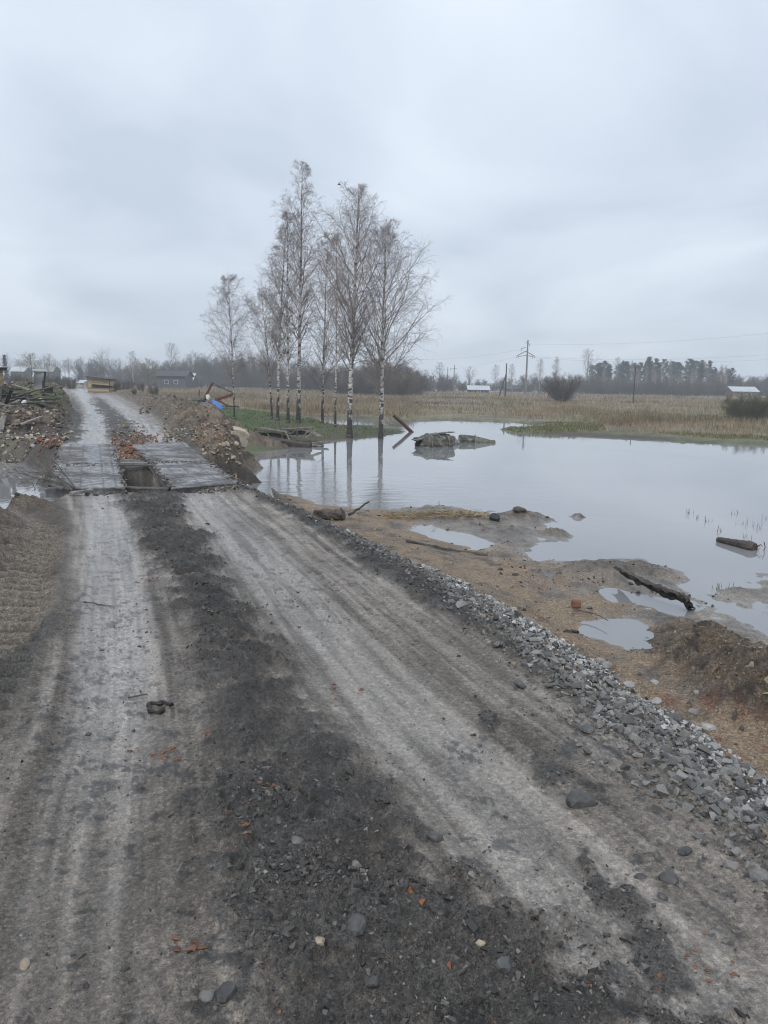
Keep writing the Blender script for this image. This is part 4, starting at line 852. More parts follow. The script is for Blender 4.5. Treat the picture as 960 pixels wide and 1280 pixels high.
# masonry block and fallen stones of the old abutment
p0 = at(286, 562, -.3)
V, F = lumpy(77, 3, (1, 1, 1), .06); V = V/np.abs(V).max(1)[:, None]**.95; V = V*(1+.10*fbm(V[:, 0]*3+V[:, 2]*2, V[:, 1]*3-V[:, 2], 1, 4, 5))[:, None]; V *= (.42, .38, .30)
o = link('masonry_block', npmesh('masonry_block', V, F, M_BEIGE, False)); o.location = (p0[0]+.08, p0[1]+.2, .08); o.rotation_euler = (R(6), R(8), R(28)); setp(o, 'big beige masonry block perched on the collapsed bank by the water', 'masonry block')
for i, (px, py, wp, z) in enumerate([(293, 562, 13, -.1), (291, 571, 11, -.3), (294, 578, 10, -.4), (283, 569, 11, -.1), (288, 588, 11, -.4), (278, 577, 10, -.1), (296, 595, 12, -.45), (281, 592, 9, -.2), (286, 580, 8, -.3)]):
    rock(px, py, wp, M_BEIGE, 'beige building stone fallen under the big masonry block', seed=80+i, z=z, flat=.75, name='building_stone', cat='stone', group='fallen abutment stones')

# ------------------------------------------------------------------ trees
def grow(parents, per, t0, t1, lenf, ang, up, m, rf, rg, taper=.35, jit=.25, side=None, rmin=.002):
    P, Rd = parents; n, pm, _ = P.shape
    t = (t0+(t1-t0)*(np.arange(per)[None, :]+rg.uniform(.1, .9, (n, per)))/per); k = t*(pm-1); i0 = np.clip(k.astype(int), 0, pm-2); fr = (k-i0)[..., None]
    idx = np.arange(n)[:, None]; A = P[idx, i0]; B = P[idx, i0+1]; base = A*(1-fr)+B*fr; d = B-A; d /= np.linalg.norm(d, axis=2)[..., None]+1e-9
    pr = Rd[idx, i0]*(1-fr[..., 0])+Rd[idx, i0+1]*fr[..., 0]
    t = np.where(t0 > .15, t0+(t1-t0)*np.clip((t-t0)/(t1-t0), 0, 1)**1.08, t) if n == 1 else t
    k = t*(pm-1); i0 = np.clip(k.astype(int), 0, pm-2); fr = (k-i0)[..., None]; A = P[idx, i0]; B = P[idx, i0+1]; base = A*(1-fr)+B*fr
    az = rg.uniform(0, 2*math.pi, n)[:, None]+np.arange(per)[None, :]*2.399+rg.normal(0, .4, (n, per))
    ref = np.where(np.abs(d[..., 2:3]) > .9, np.array([1., 0, 0]), np.array([0, 0, 1.])); a = np.cross(d, ref); a /= np.linalg.norm(a, axis=2)[..., None]+1e-9; b = np.cross(d, a)
    ang_ = ang+rg.normal(0, jit*.5, (n, per)); dr = d*np.cos(ang_)[..., None]+(a*np.cos(az)[..., None]+b*np.sin(az)[..., None])*np.sin(ang_)[..., None]
    plen = np.linalg.norm(np.diff(P, axis=1), axis=2).sum(1)[:, None]; L = lenf(t, plen)*rg.uniform(.7, 1.25, (n, per))
    base = base.reshape(-1, 3); dr = dr.reshape(-1, 3); L = L.ravel(); pts = [base]; cur = base; st = L/(m-1)
    for q in range(m-1):
        dr = dr+np.array([0, 0, up])/(m-1)+rg.normal(0, jit*.35, dr.shape); dr /= np.linalg.norm(dr, axis=1)[:, None]+1e-9
        cur = cur+dr*st[:, None]; pts.append(cur)
    Q = np.stack(pts, 1); r0 = np.maximum(pr.ravel()*rf, rmin); RR = r0[:, None]*np.linspace(1, taper, m)[None, :]
    return Q, np.maximum(RR, rmin*.8)
def birch_mesh(seed, Ht, crown0, halfw, r0, lean=(0, 0), dens=1.0, lowlimb=0, peak=.35, tw=.0034, bark=M_BIRCH, twm=M_TWIG, steep=.75):
    rg = np.random.default_rng(seed); m = 18; t = np.linspace(0, 1, m); wob = np.cumsum(rg.normal(0, .012*Ht/12, (m, 2)), axis=0)*t[:, None]**.5
    tr = np.c_[lean[0]*t**1.4+wob[:, 0], lean[1]*t+wob[:, 1], Ht*t]; tR = r0*(1-t)**.85+.008; tR[0] *= 1.25
    trunk = (tr[None], tR[None])
    shape = lambda tt: np.where((tt-crown0)/(1-crown0) < peak, .55+.45*np.clip((tt-crown0)/(1-crown0)/peak, 0, 1), np.clip((1-tt)/(1-crown0)/(1-peak), 0.03, 1)**.8)
    a = grow(trunk, int(40*dens), crown0, .985, lambda tt, L: halfw*1.75*shape(tt)+.25, steep*.9, .30, 7, .34, rg, .25, .22, rmin=.005)
    b = grow(a, 8, .12, .97, lambda tt, L: L*.46*(1.1-tt*.75)+.03, .7, .10, 5, .6, rg, .4, .35, rmin=tw)
    c = grow(b, 6, .1, 1., lambda tt, L: L*.48*(1.1-.6*tt)+.05, .7, -.12, 4, .7, rg, .5, .4, rmin=tw*.85)
    c2 = grow(a, 8, .3, 1., lambda tt, L: L*.17+.03, .7, -.1, 3, .5, rg, .5, .4, rmin=tw*.85)
    d = grow(c, 3, .2, 1., lambda tt, L: L*.5+.04, .6, -.3, 2, .7, rg, .6, .4, rmin=tw*.75)
    V, F = tubes(trunk[0], trunk[1], 10); lm = MB(); 
    for S_, k in ((a, 4), (b, 3)):
        lm.add(*tubes(*S_, k))
    tm_ = MB()
    for S_, k in ((c, 3), (c2, 3), (d, 3)): tm_.add(*tubes(*S_, k))
    return npmesh('trunk', V, F, bark, True), lm.mesh('limbs', twm), tm_.mesh('twigs', twm)
def plant(name, loc, meshes, label, cat='tree', group=None, rz=0, sc=(1, 1, 1)):
    t = thing(name, loc, label, cat, group, rz); t.scale = sc
    for n_, me in zip(('trunk', 'limbs', 'twigs'), meshes): link(n_, me, t)
    return t
BIR = [
 # base px,py, z, top px,py, halfwidth m, crown0, r0, density, label
 (293, 521, -.15, 285, 343, 1.15, .30, .055, .85, 'slender lone birch standing apart left of the birch group', 1),
 (340, 526, -.35, 326, 372, 1.35, .28, .07, .9, 'thin birch at the left end of the group, low spreading limb to the left', 2),
 (347, 528, -.35, 357, 288, 1.0, .34, .09, .85, 'birch with dark stem second from the left in the group', 3),
 (360, 532, -.38, 361, 268, 1.25, .30, .085, .9, 'birch with crooked white foot left of the tallest birch', 4),
 (373, 532, -.38, 380, 209, 1.3, .36, .125, 1.1, 'tallest birch of the group with black lower bark', 5),
 (403, 528, -.38, 410, 292, 1.35, .2, .085, .95, 'birch forking low into white side limbs in mid group', 6),
 (419, 537, -.40, 424, 300, .95, .36, .055, .8, 'thinnest white birch between the forked and the front birch', 7),
 (437, 544, -.42, 452, 233, 1.65, .32, .14, 1.3, 'thick white birch at the water edge leaning slightly right', 8),
 (476, 545, -.43, 484, 278, 1.85, .26, .125, 1.3, 'wide crowned birch rightmost at the tip of the spit', 9)]
for (bx, by, z, tx, ty, hw, c0, r0, dens, lab, sd) in BIR:
    b = at(bx, by, z); tp = atY(tx, ty, b[1]); ht = tp[2]-z
    b[2] = H1(b)-.05; ms = birch_mesh(sd, ht+.05, c0-.05, hw, r0*.82, (tp[0]-b[0], 0), dens)
    plant('birch_tree', b, ms, lab, 'birch')
# reusable bare trees for the far treeline
def crown_tree(seed, Ht, halfw, c0=.25, r0=.16, dens=.55, tw=.014, twm=M_TWIGD, bark=M_BARKD, peak=.5, steep=.8, stems=1, root=.45):
    rg = np.random.default_rng(seed); m = 9; t = np.linspace(0, 1, m); P = []; Rr = []
    for s in range(stems):
        a = rg.uniform(0, 6.3); sp = (0 if stems == 1 else halfw*.75*math.sqrt(rg.uniform(.05, 1)))
        wob = np.cumsum(rg.normal(0, .02*Ht/10, (m, 2)), axis=0); hh = Ht*(1 if stems == 1 else rg.uniform(.65, 1)*(1-.35*(sp/halfw)**2))
        k_ = (root+(1-root)*t**.9) if stems > 1 else t; P.append(np.c_[sp*math.cos(a)*k_+wob[:, 0], sp*math.sin(a)*k_+wob[:, 1], hh*t]); Rr.append((r0*(1-t)**.8+tw))
    tr = (np.array(P), np.array(Rr)); shape = lambda tt: np.clip(np.sin(np.clip((tt-c0)/(1.08-c0), 0, 1)**peak*math.pi), .12, 1)
    if stems == 1: a = grow(tr, int(34*dens), c0, .98, lambda tt, L: halfw*1.25*shape(tt), steep, .3, 5, .45, rg, .3, .3, rmin=tw*1.3)
    else: a = grow(tr, 8, .02, .98, lambda tt, L: L*.35*(1.1-tt*.7), .55, .4, 4, .6, rg, .3, .3, rmin=tw)
    b = grow(a, 7, .15, 1., lambda tt, L: L*.48*(1.1-tt*.6)+.1, .75, .1, 4, .6, rg, .4, .4, rmin=tw)
    c = grow(b, 4 if stems == 1 else 3, .1, 1., lambda tt, L: L*.5+.15, .7, .0, 3, .7, rg, .5, .4, rmin=tw*.8)
    V, F = tubes(tr[0], tr[1], 6); lm = MB(); lm.add(*tubes(*a, 3)); tm_ = MB(); tm_.add(*tubes(*b, 3)); tm_.add(*tubes(*c, 3))
    return npmesh('trunk', V, F, bark, True), lm.mesh('limbs', bark), tm_.mesh('twigs', twm)
def pine_mesh(seed, Ht, halfw, c0=.45, spruce=False):
    rg = np.random.default_rng(seed); m = 7; t = np.linspace(0, 1, m); tr = np.c_[np.cumsum(rg.normal(0, .05, m)), np.cumsum(rg.normal(0, .05, m)), Ht*t]; Rr = .17*(1-t)**.8+.03
    V, F = tubes(tr[None], Rr[None], 6); trunk = (tr[None], Rr[None])
    sh = (lambda tt: np.clip((1-tt)/(1-c0), .06, 1)**.9) if spruce else (lambda tt: np.clip(np.sin(np.clip((tt-c0)/(1.05-c0), 0, 1)**.8*math.pi), .25, 1))
    a = grow(trunk, 34 if not spruce else 60, c0, .99, lambda tt, L: halfw*sh(tt), 1.25, .15 if not spruce else -.1, 4, .4, rg, .4, .3, rmin=.015)
    lm = MB(); lm.add(*tubes(*a, 3)); Q = a[0]; n = 4200; i = rg.integers(0, len(Q), n); k = rg.uniform(.9, 2.99, n); k0 = k.astype(int); fr = (k-k0)[:, None]; c = Q[i, k0]*(1-fr)+Q[i, k0+1]*fr+rg.normal(0, .22, (n, 3))*np.array([1, 1, .6])
    e1 = rg.normal(0, 1, (n, 3)); e1 /= np.linalg.norm(e1, axis=1)[:, None]; e2 = np.cross(e1, rg.normal(0, 1, (n, 3))); e2 /= np.linalg.norm(e2, axis=1)[:, None]; s = rg.uniform(.10, .26, n)[:, None]
    W = np.stack([c-e1*s, c+e1*s, c+e2*s*.7], 1).reshape(-1, 3); sh_ = rg.uniform(.6, 1.35, n); col = np.repeat(np.array([.040, .062, .036])[None]*sh_[:, None], 3, axis=0)
    ndl = npmesh('needles', W, np.arange(3*n).reshape(-1, 3), M_LEAF, False, col)
    return npmesh('trunk', V, F, M_BARKP, True), lm.mesh('limbs', M_BARKP), ndl
T_BARE = [crown_tree(31, 10, 3.2), crown_tree(32, 10, 2.4, .3), crown_tree(33, 10, 3.8, .2, .2, .6, peak=.7), crown_tree(34, 10, 2.9, .35, .14, .5)]
T_BUD = [crown_tree(41, 8, 3.2, .12, .13, .7, .016, M_TWIGG), crown_tree(42, 8, 3.0, .15, .12, .7, .016, M_TWIGG)]
T_BUSH = [crown_tree(51, 3.6, 3.4, r0=.04, tw=.008, stems=26), crown_tree(52, 3, 2.2, r0=.035, tw=.009, stems=18)]
T_BIG = [crown_tree(57, 3.4, 3.6, r0=.035, tw=.008, stems=34, root=.14)]; T_WILL = [crown_tree(53, 2.2, 2.6, r0=.02, tw=.007, stems=34, twm=M_TWIGW, bark=M_TWIGW)]
T_PINE = [pine_mesh(61, 12, 2.3, .35), pine_mesh(62, 12, 2.6, .22), pine_mesh(63, 12, 2.0, .45)]; T_SPR = [pine_mesh(64, 12, 2.2, .08, True)]
T_FBIR = [crown_tree(71, 10, 2.0, .25, .10, .7, .012, twm=M_TWIG, bark=M_BIRCH, peak=.6, steep=.65), crown_tree(72, 10, 1.7, .3, .09, .7, .012, twm=M_TWIG, bark=M_BIRCH, peak=.6, steep=.6)]
NH = {id(T_BARE): 10, id(T_BUD): 8, id(T_BUSH): 3.4, id(T_WILL): 2.2, id(T_BIG): 3.4, id(T_PINE): 12, id(T_SPR): 12, id(T_FBIR): 10}
rt_ = np.random.default_rng(99)
def far(kind, px, Y, top, label, name, cat='tree', group=None, wide=1.0, zb=None):
    """a tree at distance Y whose top shows at row top"""
    tp = atY(px, top, Y); zg = H1(tp) if zb is None else zb; h = tp[2]-zg; s = h/NH[id(kind)]; ms = kind[rt_.integers(0, len(kind))]
    t = plant(name, (tp[0], Y, zg-.1), ms, label, cat, group, rt_.uniform(0, 6.3), (s*wide, s*wide, s)); 
    return t
def zone(px, base, zones):
    for lim, txt, grp in zones:
        if px < lim: return base+' '+txt, grp
    return base+' '+zones[-1][1], zones[-1][2]
def hor(px): return 479+math.tan(ROLL)*(px-480)
# the pine wood on the right
for k in range(56):
    px = 740+k*3.15+rt_.normal(0, 2.5); Y = rt_.uniform(235, 330); top = 452+abs(px-830)*.05+rt_.normal(0, 3.0)+(px > 890)*6
    lb_, g_ = zone(px, 'tall dark pine of the far wood,', [(775, 'between the big round bush and the thin pole', 'pines left of the thin pole'), (835, 'just right of the thin dark pole', 'pines right of the thin pole'), (875, 'midway between thin pole and barn', 'pines midway to the barn'), (999, 'towards the pale roofed barn', 'pines towards the barn')]); far(T_PINE, px, Y, top, lb_, 'pine_tree', 'pine', g_, .85)
for k in range(30):
    px = 735+rt_.uniform(0, 175); far(T_FBIR, px, rt_.uniform(222, 235), 462+rt_.normal(0, 5), *zone(px, 'pale stemmed birch at the front of the pine wood,', [(790, 'left of the thin dark pole', 'birches left of the thin pole'), (850, 'right of the thin dark pole', 'birches right of the thin pole'), (999, 'near the pale roofed barn', 'birches near the barn')])[:1], 'birch_tree', 'birch', 'front birches '+('left of the pole' if px < 790 else 'right of the pole' if px < 850 else 'near the barn'), .8)
far(T_BARE, 736, 225, 439, 'tall bare round headed tree at the left end of the pine wood', 'bare_tree', wide=.8)
for (px, top, lab) in [(676, 449, 'pale tall birch right of the tall power pole'), (696, 447, 'thin bare birch between power pole and pine wood'), (640, 455, 'bare birch with reddish crown behind the leaning pole'), (620, 456, 'rounded bare birch left of the leaning pole')]:
    far(T_FBIR, px, 215, top, lab, 'birch_tree', 'birch', wide=1.1)
for (px, top, lab, wd) in [(550, 454, 'dense bare tree behind the white roofed shed', 1.0), (588, 459, 'small bare tree above the white roof', .9), (532, 463, 'low bare tree beside the birch group on its right', 1.)]:
    far(T_BARE, px, 230, top, lab, 'bare_tree', wide=wd)
for k in range(34):
    px = 500+k*7.2+rt_.normal(0, 3)
    if px < 742: far(T_BUSH if k % 3 else T_BARE, px, rt_.uniform(228, 300), 474+rt_.normal(0, 3.5)+(px-600)*.012, 'grey scrub tree in the hazy row between the birches and the pine wood', 'scrub_tree', 'tree', 'scrub row across the meadow', 1.2)
for k in range(14):
    far(T_BUSH, 900+k*7+rt_.normal(0, 3), rt_.uniform(230, 320), 471+rt_.normal(0, 3), 'grey scrub tree behind the barn at the right edge', 'scrub_tree', 'tree', 'scrub behind the barn', 1.1)
for k in range(30):
    far(T_BUSH, 738+k*6+rt_.normal(0, 3), rt_.uniform(215, 240), 474+rt_.normal(0, 3), 'grey undergrowth bush at the foot of the pine wood', 'bush', 'bush', 'undergrowth of the pine wood', 1.2)
# behind the birch group and to the left
for k in range(40):
    px = 290+k*6+rt_.normal(0, 3); far(T_BARE if k % 2 else T_BUSH, px, rt_.uniform(185, 250), 458+rt_.normal(0, 6)-(px < 420)*1, *zone(px, 'dark bare tree of the thicket,', [(345, 'right behind the lone birch', 0), (425, 'behind the tallest birch', 0), (999, 'behind the two front birches', 0)])[:1], 'bare_tree', 'tree', 'thicket '+('behind the lone birch' if px < 345 else 'behind the tallest birch' if px < 425 else 'behind the front birches'), 1.15)
for k in range(16):
    px = 425+k*6.5+rt_.normal(0, 3); far(T_BUSH, px, rt_.uniform(120, 150), 458+rt_.normal(0, 5)+abs(px-490)*.1, 'brown bush of the clump, seen '+('left of' if px < 470 else 'right of')+' the rightmost birch', 'bush', 'bush', 'bushes '+('left of' if px < 470 else 'right of')+' the rightmost birch', 1.0)
for k in range(46):
    px = 112+k*4.9+rt_.normal(0, 3); far(T_BARE if k % 3 else T_BUSH, px, rt_.uniform(225, 300), 453+rt_.normal(0, 6), *zone(px, 'bare tree of the far treeline,', [(195, 'between the timber shelter and the dark house', 0), (240, 'behind the dark house', 0), (999, 'between the dark house and the lone birch', 0)])[:1], 'bare_tree', 'tree', 'treeline '+('left of the house' if px < 195 else 'behind the house' if px < 240 else 'right of the house'), 1.1)
for k in range(36):
    px = -30+k*4.6+rt_.normal(0, 2.5); far(T_BARE, px, rt_.uniform(240, 330), 450+rt_.normal(0, 3.5), 'bare tree in the hazy far treeline left of the road', 'bare_tree', 'tree', 'treeline left of the road', .95)
for k in range(44):
    far(T_BUSH, -20+k*13+rt_.normal(0, 5), rt_.uniform(205, 235), 471+rt_.normal(0, 3)+(k*13 > 300)*2, 'grey bush in the undergrowth at the foot of the far treeline', 'bush', 'bush', 'undergrowth of the far treeline', 1.6)
far(T_BARE, 214, 190, 431, 'tallest bare tree beside the dark house', 'bare_tree', wide=.75)
far(T_FBIR, 165, 170, 439, 'slim bare birch left of the olive budding tree', 'birch_tree', 'birch', wide=1.0)
far(T_BUD, 185, 150, 450, 'olive budding tree beside the dark house', 'budding_tree', wide=1.25)
far(T_BUD, 38, 120, 443, 'olive budding tree behind the scrap heap', 'budding_tree', wide=1.2)
far(T_BUD, 60, 150, 455, 'smaller budding tree behind the leaning metal sheet', 'budding_tree', wide=1.4)
far(T_SPR, 5, 190, 443, 'dark spruce at the left edge of the view', 'spruce_tree', 'spruce')
for (px, top) in [(145, 471), (160, 474), (176, 478), (150, 480), (192, 481), (168, 483)]:
    far(T_BUSH, px, 75+rt_.uniform(-10, 18), top, 'low brown bush on the far right verge behind the earth heap', 'bush', 'bush', 'bushes along the far verge', .75)
for (px, top) in [(15, 462), (28, 465), (52, 463), (75, 466), (88, 471), (66, 470)]:
    far(T_BUSH, px, 95+rt_.uniform(0, 20), top, 'grey brush behind the scrap heap on the left bank', 'bush', 'bush', 'brush behind the scrap heap', 1.0)
# two landmark bushes of the meadow
b = at(704, 503, -.4); far(T_BIG, 704, float(b[1]), 465, 'big round bare willow bush standing alone in the dry meadow', 'willow_bush', 'bush', wide=.95)
far(T_WILL, 934, 55, 490, 'green grey willow bush at the right edge of the meadow', 'willow_bush', 'bush', wide=.9)
far(T_WILL, 962, 58, 493, 'green grey willow bush cut by the right border', 'willow_bush', 'bush', wide=.9)

# ------------------------------------------------------------------ meadow grass
def blades(name, x, y, hgt, wid, cols, label, cat='grass', lean=.35, seed=0):
    rg = np.random.default_rng(seed); n = len(x); z = H(x, y); a = rg.uniform(0, 6.3, n); ln = rg.normal(0, lean, (n, 2))*hgt[:, None]
    b = np.c_[x, y, z-.02]; d = np.c_[np.cos(a), np.sin(a), np.zeros(n)]*wid[:, None]/2; tip = b+np.c_[ln, hgt]; mid = b+np.c_[ln*.35, hgt*.6]
    V = np.stack([b-d, b+d, mid+d*.7, mid-d*.7, tip], 1).reshape(-1, 3); o = np.arange(n)[:, None]*5
    me = npmesh(name, V, [o+np.array([[0, 1, 2, 3]]), o+np.array([[3, 2, 4]])], M_GRASS, False, np.repeat(cols, 5, axis=0)); ob = link(name, me)
    return setp(ob, label, cat, kind='stuff')
def meadow():
    rg = np.random.default_rng(5); n = 150000; az = rg.uniform(R(-26), R(29), n); rr_ = 36*(230/36)**(rg.uniform(0, 1, n)**.95); x = rr_*np.sin(az); y = rr_*np.cos(az); f = fields(x, y)
    dens = sm(fbm(x, y, .18, 4, 301), -.45, .3); k = (f['sw'] < -.8) & (f['sdU'] < -1) & (f['sdL'] < -1) & (rg.uniform(0, 1, n) < .15+.85*dens) & ((f['sw'] < -3.5) | (rg.uniform(0, 1, n) < .22))
    x, y, rr_ = x[k], y[k], rr_[k]; tone = fbm(x, y, .09, 4, 303)*.5+.5; m = len(x); hz = rg.uniform(.15, .62, m)*(.35+1.15*(fbm(x, y, .22, 4, 305)*.5+.5)**1.3); shore = sm(-f['sw'][k], .8, 7); hz *= .35+.65*shore
    c = np.array([.30, .235, .155])[None]*np.ones((m, 1)); c = c+(np.array([.17, .11, .085])-c)*sm(tone, .45, .62)[:, None]*.9; c = c+(np.array([.17, .18, .08])-c)*((fbm(x, y, .15, 3, 309) > .12) & (rg.uniform(0, 1, m) < .5))[:, None]*.8
    c = c+(np.array([.36, .31, .22])-c)*sm(fbm(x, y, .35, 4, 313), .05, .35)[:, None]*.6; c = c+(np.array([.12, .085, .065])-c)*sm(fbm(x, y, .5, 4, 315), .15, .4)[:, None]*.6; c = c*rg.uniform(.7, 1.25, (m, 1)); blades('dry_grass', x, y, hz, .012+.00035*rr_*rg.uniform(.6, 1.6, m), c, 'dry straw coloured grass and weeds covering the flooded meadow', seed=1)
    n = 26000; p = LAWN; x = rg.uniform(p[:, 0].min(), p[:, 0].max(), n); y = rg.uniform(p[:, 1].min(), p[:, 1].max(), n); f = fields(x, y); k = (f['sdL'] > -.1) & (f['z'] > ZW+.03); x, y = x[k], y[k]; m = len(x)
    c = np.array([.07, .13, .03])[None]*rg.uniform(.6, 1.5, (m, 1)); c = np.where((rg.uniform(0, 1, m) < .3+.3*sm(x, -9, -3))[:, None], np.array([.17, .15, .08])*rg.uniform(.6, 1.2, (m, 1)), c)
    blades('green_grass', x, y, rg.uniform(.04, .14, m), np.full(m, .03), c, 'short green grass under the birches', seed=2)
    # green rim along the far shore
    n = 60000; az = rg.uniform(R(3), R(29), n); rr_ = rg.uniform(30, 48, n); x = rr_*np.sin(az); y = rr_*np.cos(az); f = fields(x, y); k = (f['sw'] < -.05) & (f['sw'] > -4) & (fbm(x, y, .4, 3, 311) > -.12) & (rg.uniform(0, 1, n) < .6); x, y = x[k], y[k]; m = len(x)
    c = np.array([.10, .145, .04])[None]*rg.uniform(.6, 1.5, (m, 1)); c = np.where((rg.uniform(0, 1, m) < .45)[:, None], np.array([.22, .18, .11])*rg.uniform(.5, 1.3, (m, 1)), c)
    blades('shore_grass', x, y, rg.uniform(.04, .2, m), np.full(m, .03), c, 'low green grass along the far shore of the flood', seed=3)
    # dry weeds over the far banks and heaps
    P = []
    for (a, b_, c_, d_, q) in [(140, 300, 486, 497, 3500), (165, 240, 492, 505, 900), (-20, 80, 486, 497, 900), (300, 520, 487, 520, 5000)]:
        for _ in range(q): 
            v = at(rg.uniform(a, b_), rg.uniform(c_, d_), -.2); P.append(v[:2])
    P = np.array(P); f = fields(P[:, 0], P[:, 1]); k = (f['sdR'] < -.6) & (f['sw'] < -.3) & (f['sdL'] < 0); P = P[k]; m = len(P); c = np.array([.26, .22, .15])[None]*rg.uniform(.5, 1.3, (m, 1))
    blades('weeds', P[:, 0], P[:, 1], rg.uniform(.2, .6, m), np.full(m, .035), c, 'dry weeds on the banks beside the far road', 'weeds', seed=4)
meadow()
for i, (px, py) in enumerate([(861, 642), (870, 648), (885, 652), (930, 655), (945, 660), (918, 642), (928, 672), (900, 664), (955, 648), (905, 734), (899, 736)]):
    p = at(px, py, ZW); mb = MB(); rg = np.random.default_rng(i)
    for k in range(rg.integers(3, 7)):
        a = p+np.array([rg.normal(0, .05), rg.normal(0, .05), -.02]); b_ = a+np.array([rg.normal(0, .025), 0, rg.uniform(.06, .14)]); mb.add(*tube(np.array([a, (a+b_)/2, b_]), np.array([.004, .003, .001]), 4))
    setp(mb.obj('reed_sprig', M_TWIGW), 'thin reed sprig poking out of the open water at right', 'reed', 'reed sprigs in the open water')

# ------------------------------------------------------------------ wreckage in the water
def tp(px, py, z): return at(px, py, z)
t = thing('broken_pipe', tp(542, 558, ZW), 'broken hollow ribbed concrete pipe half sunk in the flood, open end facing left', 'pipe', rz=R(24))
k = 30; n = 17; Lp = 1.36; th = np.linspace(0, 2*math.pi, k, endpoint=False); V = []; rg = np.random.default_rng(3)
xsn = np.linspace(-Lp/2, Lp/2, n)
for surf, base in ((0, .46), (1, .37)):
    for i, xx in enumerate(xsn):
        rr_ = base*(.64+.36*min(1, (i+1.5)/7)) if i < 6 else base*(1-.03*(i-6)/10)
        if surf == 0: rr_ *= 1+(.05 if i in (4, 5) else 0)+(.02*math.cos(i*2.1))
        jag = (.09*np.sin(th*3+1)+rg.normal(0, .03, k)) if i in (0, n-1) else 0
        fl2 = 1+.03*np.cos(th*k/2)
        V.append(np.c_[xx+jag*np.ones(k), rr_*np.cos(th)*fl2, rr_*np.sin(th)*fl2*.98])
V = np.vstack(V); F = []
for s_ in range(2):
    o_ = s_*n*k
    for i in range(n-1):
        for j in range(k):
            q = (o_+i*k+j, o_+i*k+(j+1) % k, o_+(i+1)*k+(j+1) % k, o_+(i+1)*k+j); F.append(q if s_ else q[::-1])
for e in (0, n-1):
    for j in range(k): F.append((e*k+j, e*k+(j+1) % k, n*k+e*k+(j+1) % k, n*k+e*k+j) if e == 0 else (e*k+j, n*k+e*k+j, n*k+e*k+(j+1) % k, e*k+(j+1) % k))
link('pipe_shell', npmesh('pipe_shell', V, np.array(F), M_WRECK, False), t).location.z = .02
b_ = MB(); V, F = beam((-.80, 0, .27), (.0, .05, .475), .46, .04, 8, .012, rag=.07, seed=3); b_.add(V, F); V, F = beam((-.05, .05, .47), (.78, .0, .545), .34, .035, 8, .012, rag=.09, seed=8); b_.add(V, F); b_.obj('lid_slab', M_MOSSY, t)
for xx in (-.28, .12, .45):
    V, F = tube(np.c_[np.full(17, xx), .47*np.cos(np.linspace(0, math.pi, 17)), .47*np.sin(np.linspace(0, math.pi, 17))+.02], .022, 6); b_ = MB(); b_.add(V, F); b_.obj('hoop', M_MOSSY, t)
t = thing('pointed_pile', tp(594, 553, ZW), 'pointed concrete pile half sunk in the flood, tapering to the right', 'pile', rz=R(-3))
prof = [(-.70, .05), (-.69, .27), (-.6, .30), (-.4, .30), (-.1, .29), (-.02, .30), (0, .31), (.03, .27), (.25, .215), (.5, .15), (.68, .10), (.70, .115), (.82, .10), (.84, .02)]
k = 18; th = np.linspace(0, 2*math.pi, k, endpoint=False); V = np.vstack([np.c_[np.full(k, a), r_*np.cos(th)*(1+.04*np.sin(5*th)), r_*np.sin(th)*(1+.05*np.sin(3*th+a*4))] for a, r_ in prof]); F = []
for i in range(len(prof)-1):
    for j in range(k): F.append((i*k+j, (i+1)*k+j, (i+1)*k+(j+1) % k, i*k+(j+1) % k))
cuts = 6*k
link('pile_shaft', npmesh('pile_shaft', V[:7*k], [np.array(F[:6*k])[:, ::-1], np.arange(k)[None, :]], M_WRECK), t); link('pile_point', npmesh('pile_point', V[6*k:], [np.array(F[6*k:])[:, ::-1]-6*k, (np.arange(k)[::-1]+(len(prof)-7)*k)[None, :]], M_MOSSY), t)
V, F = tube(np.c_[np.full(19, .0), .312*np.cos(np.linspace(0, 2*math.pi, 19)), .312*np.sin(np.linspace(0, 2*math.pi, 19))], .016, 5, False); b_ = MB(); b_.add(V, F); b_.obj('band', M_CONC, t)
V, F = lumpy(91, 2, (.24, .2, .26), .2); o = link('concrete_fragment', npmesh('concrete_fragment', V, F, M_CONC)); o.location = tp(568, 555, ZW)+[0, 0, .05]; setp(o, 'jagged grey concrete fragment between the pipe and the pile', 'concrete fragment')
# leaning squared beam
a = tp(514.5, 540, ZW); bY = atY(492, 519, a[1]-.1)
t = thing('leaning_beam', a, 'rust brown squared beam leaning left out of the flood water', 'beam')
v0 = (a-a)-np.array([bY-a])[0]*.12; V, F = beam(v0, bY-a, .15, .15, 6, .006, up=(.2, 1, .3), seed=2); link('beam_body', npmesh('beam_body', V, F, M_RUST), t)
V, F = beam(v0*.5+[0, -.08, .06], (bY-a)+[0, -.08, .05], .03, .05, 6, .004, up=(.2, 1, .3), seed=5); link('flange', npmesh('flange', V, F, M_WOODG), t)
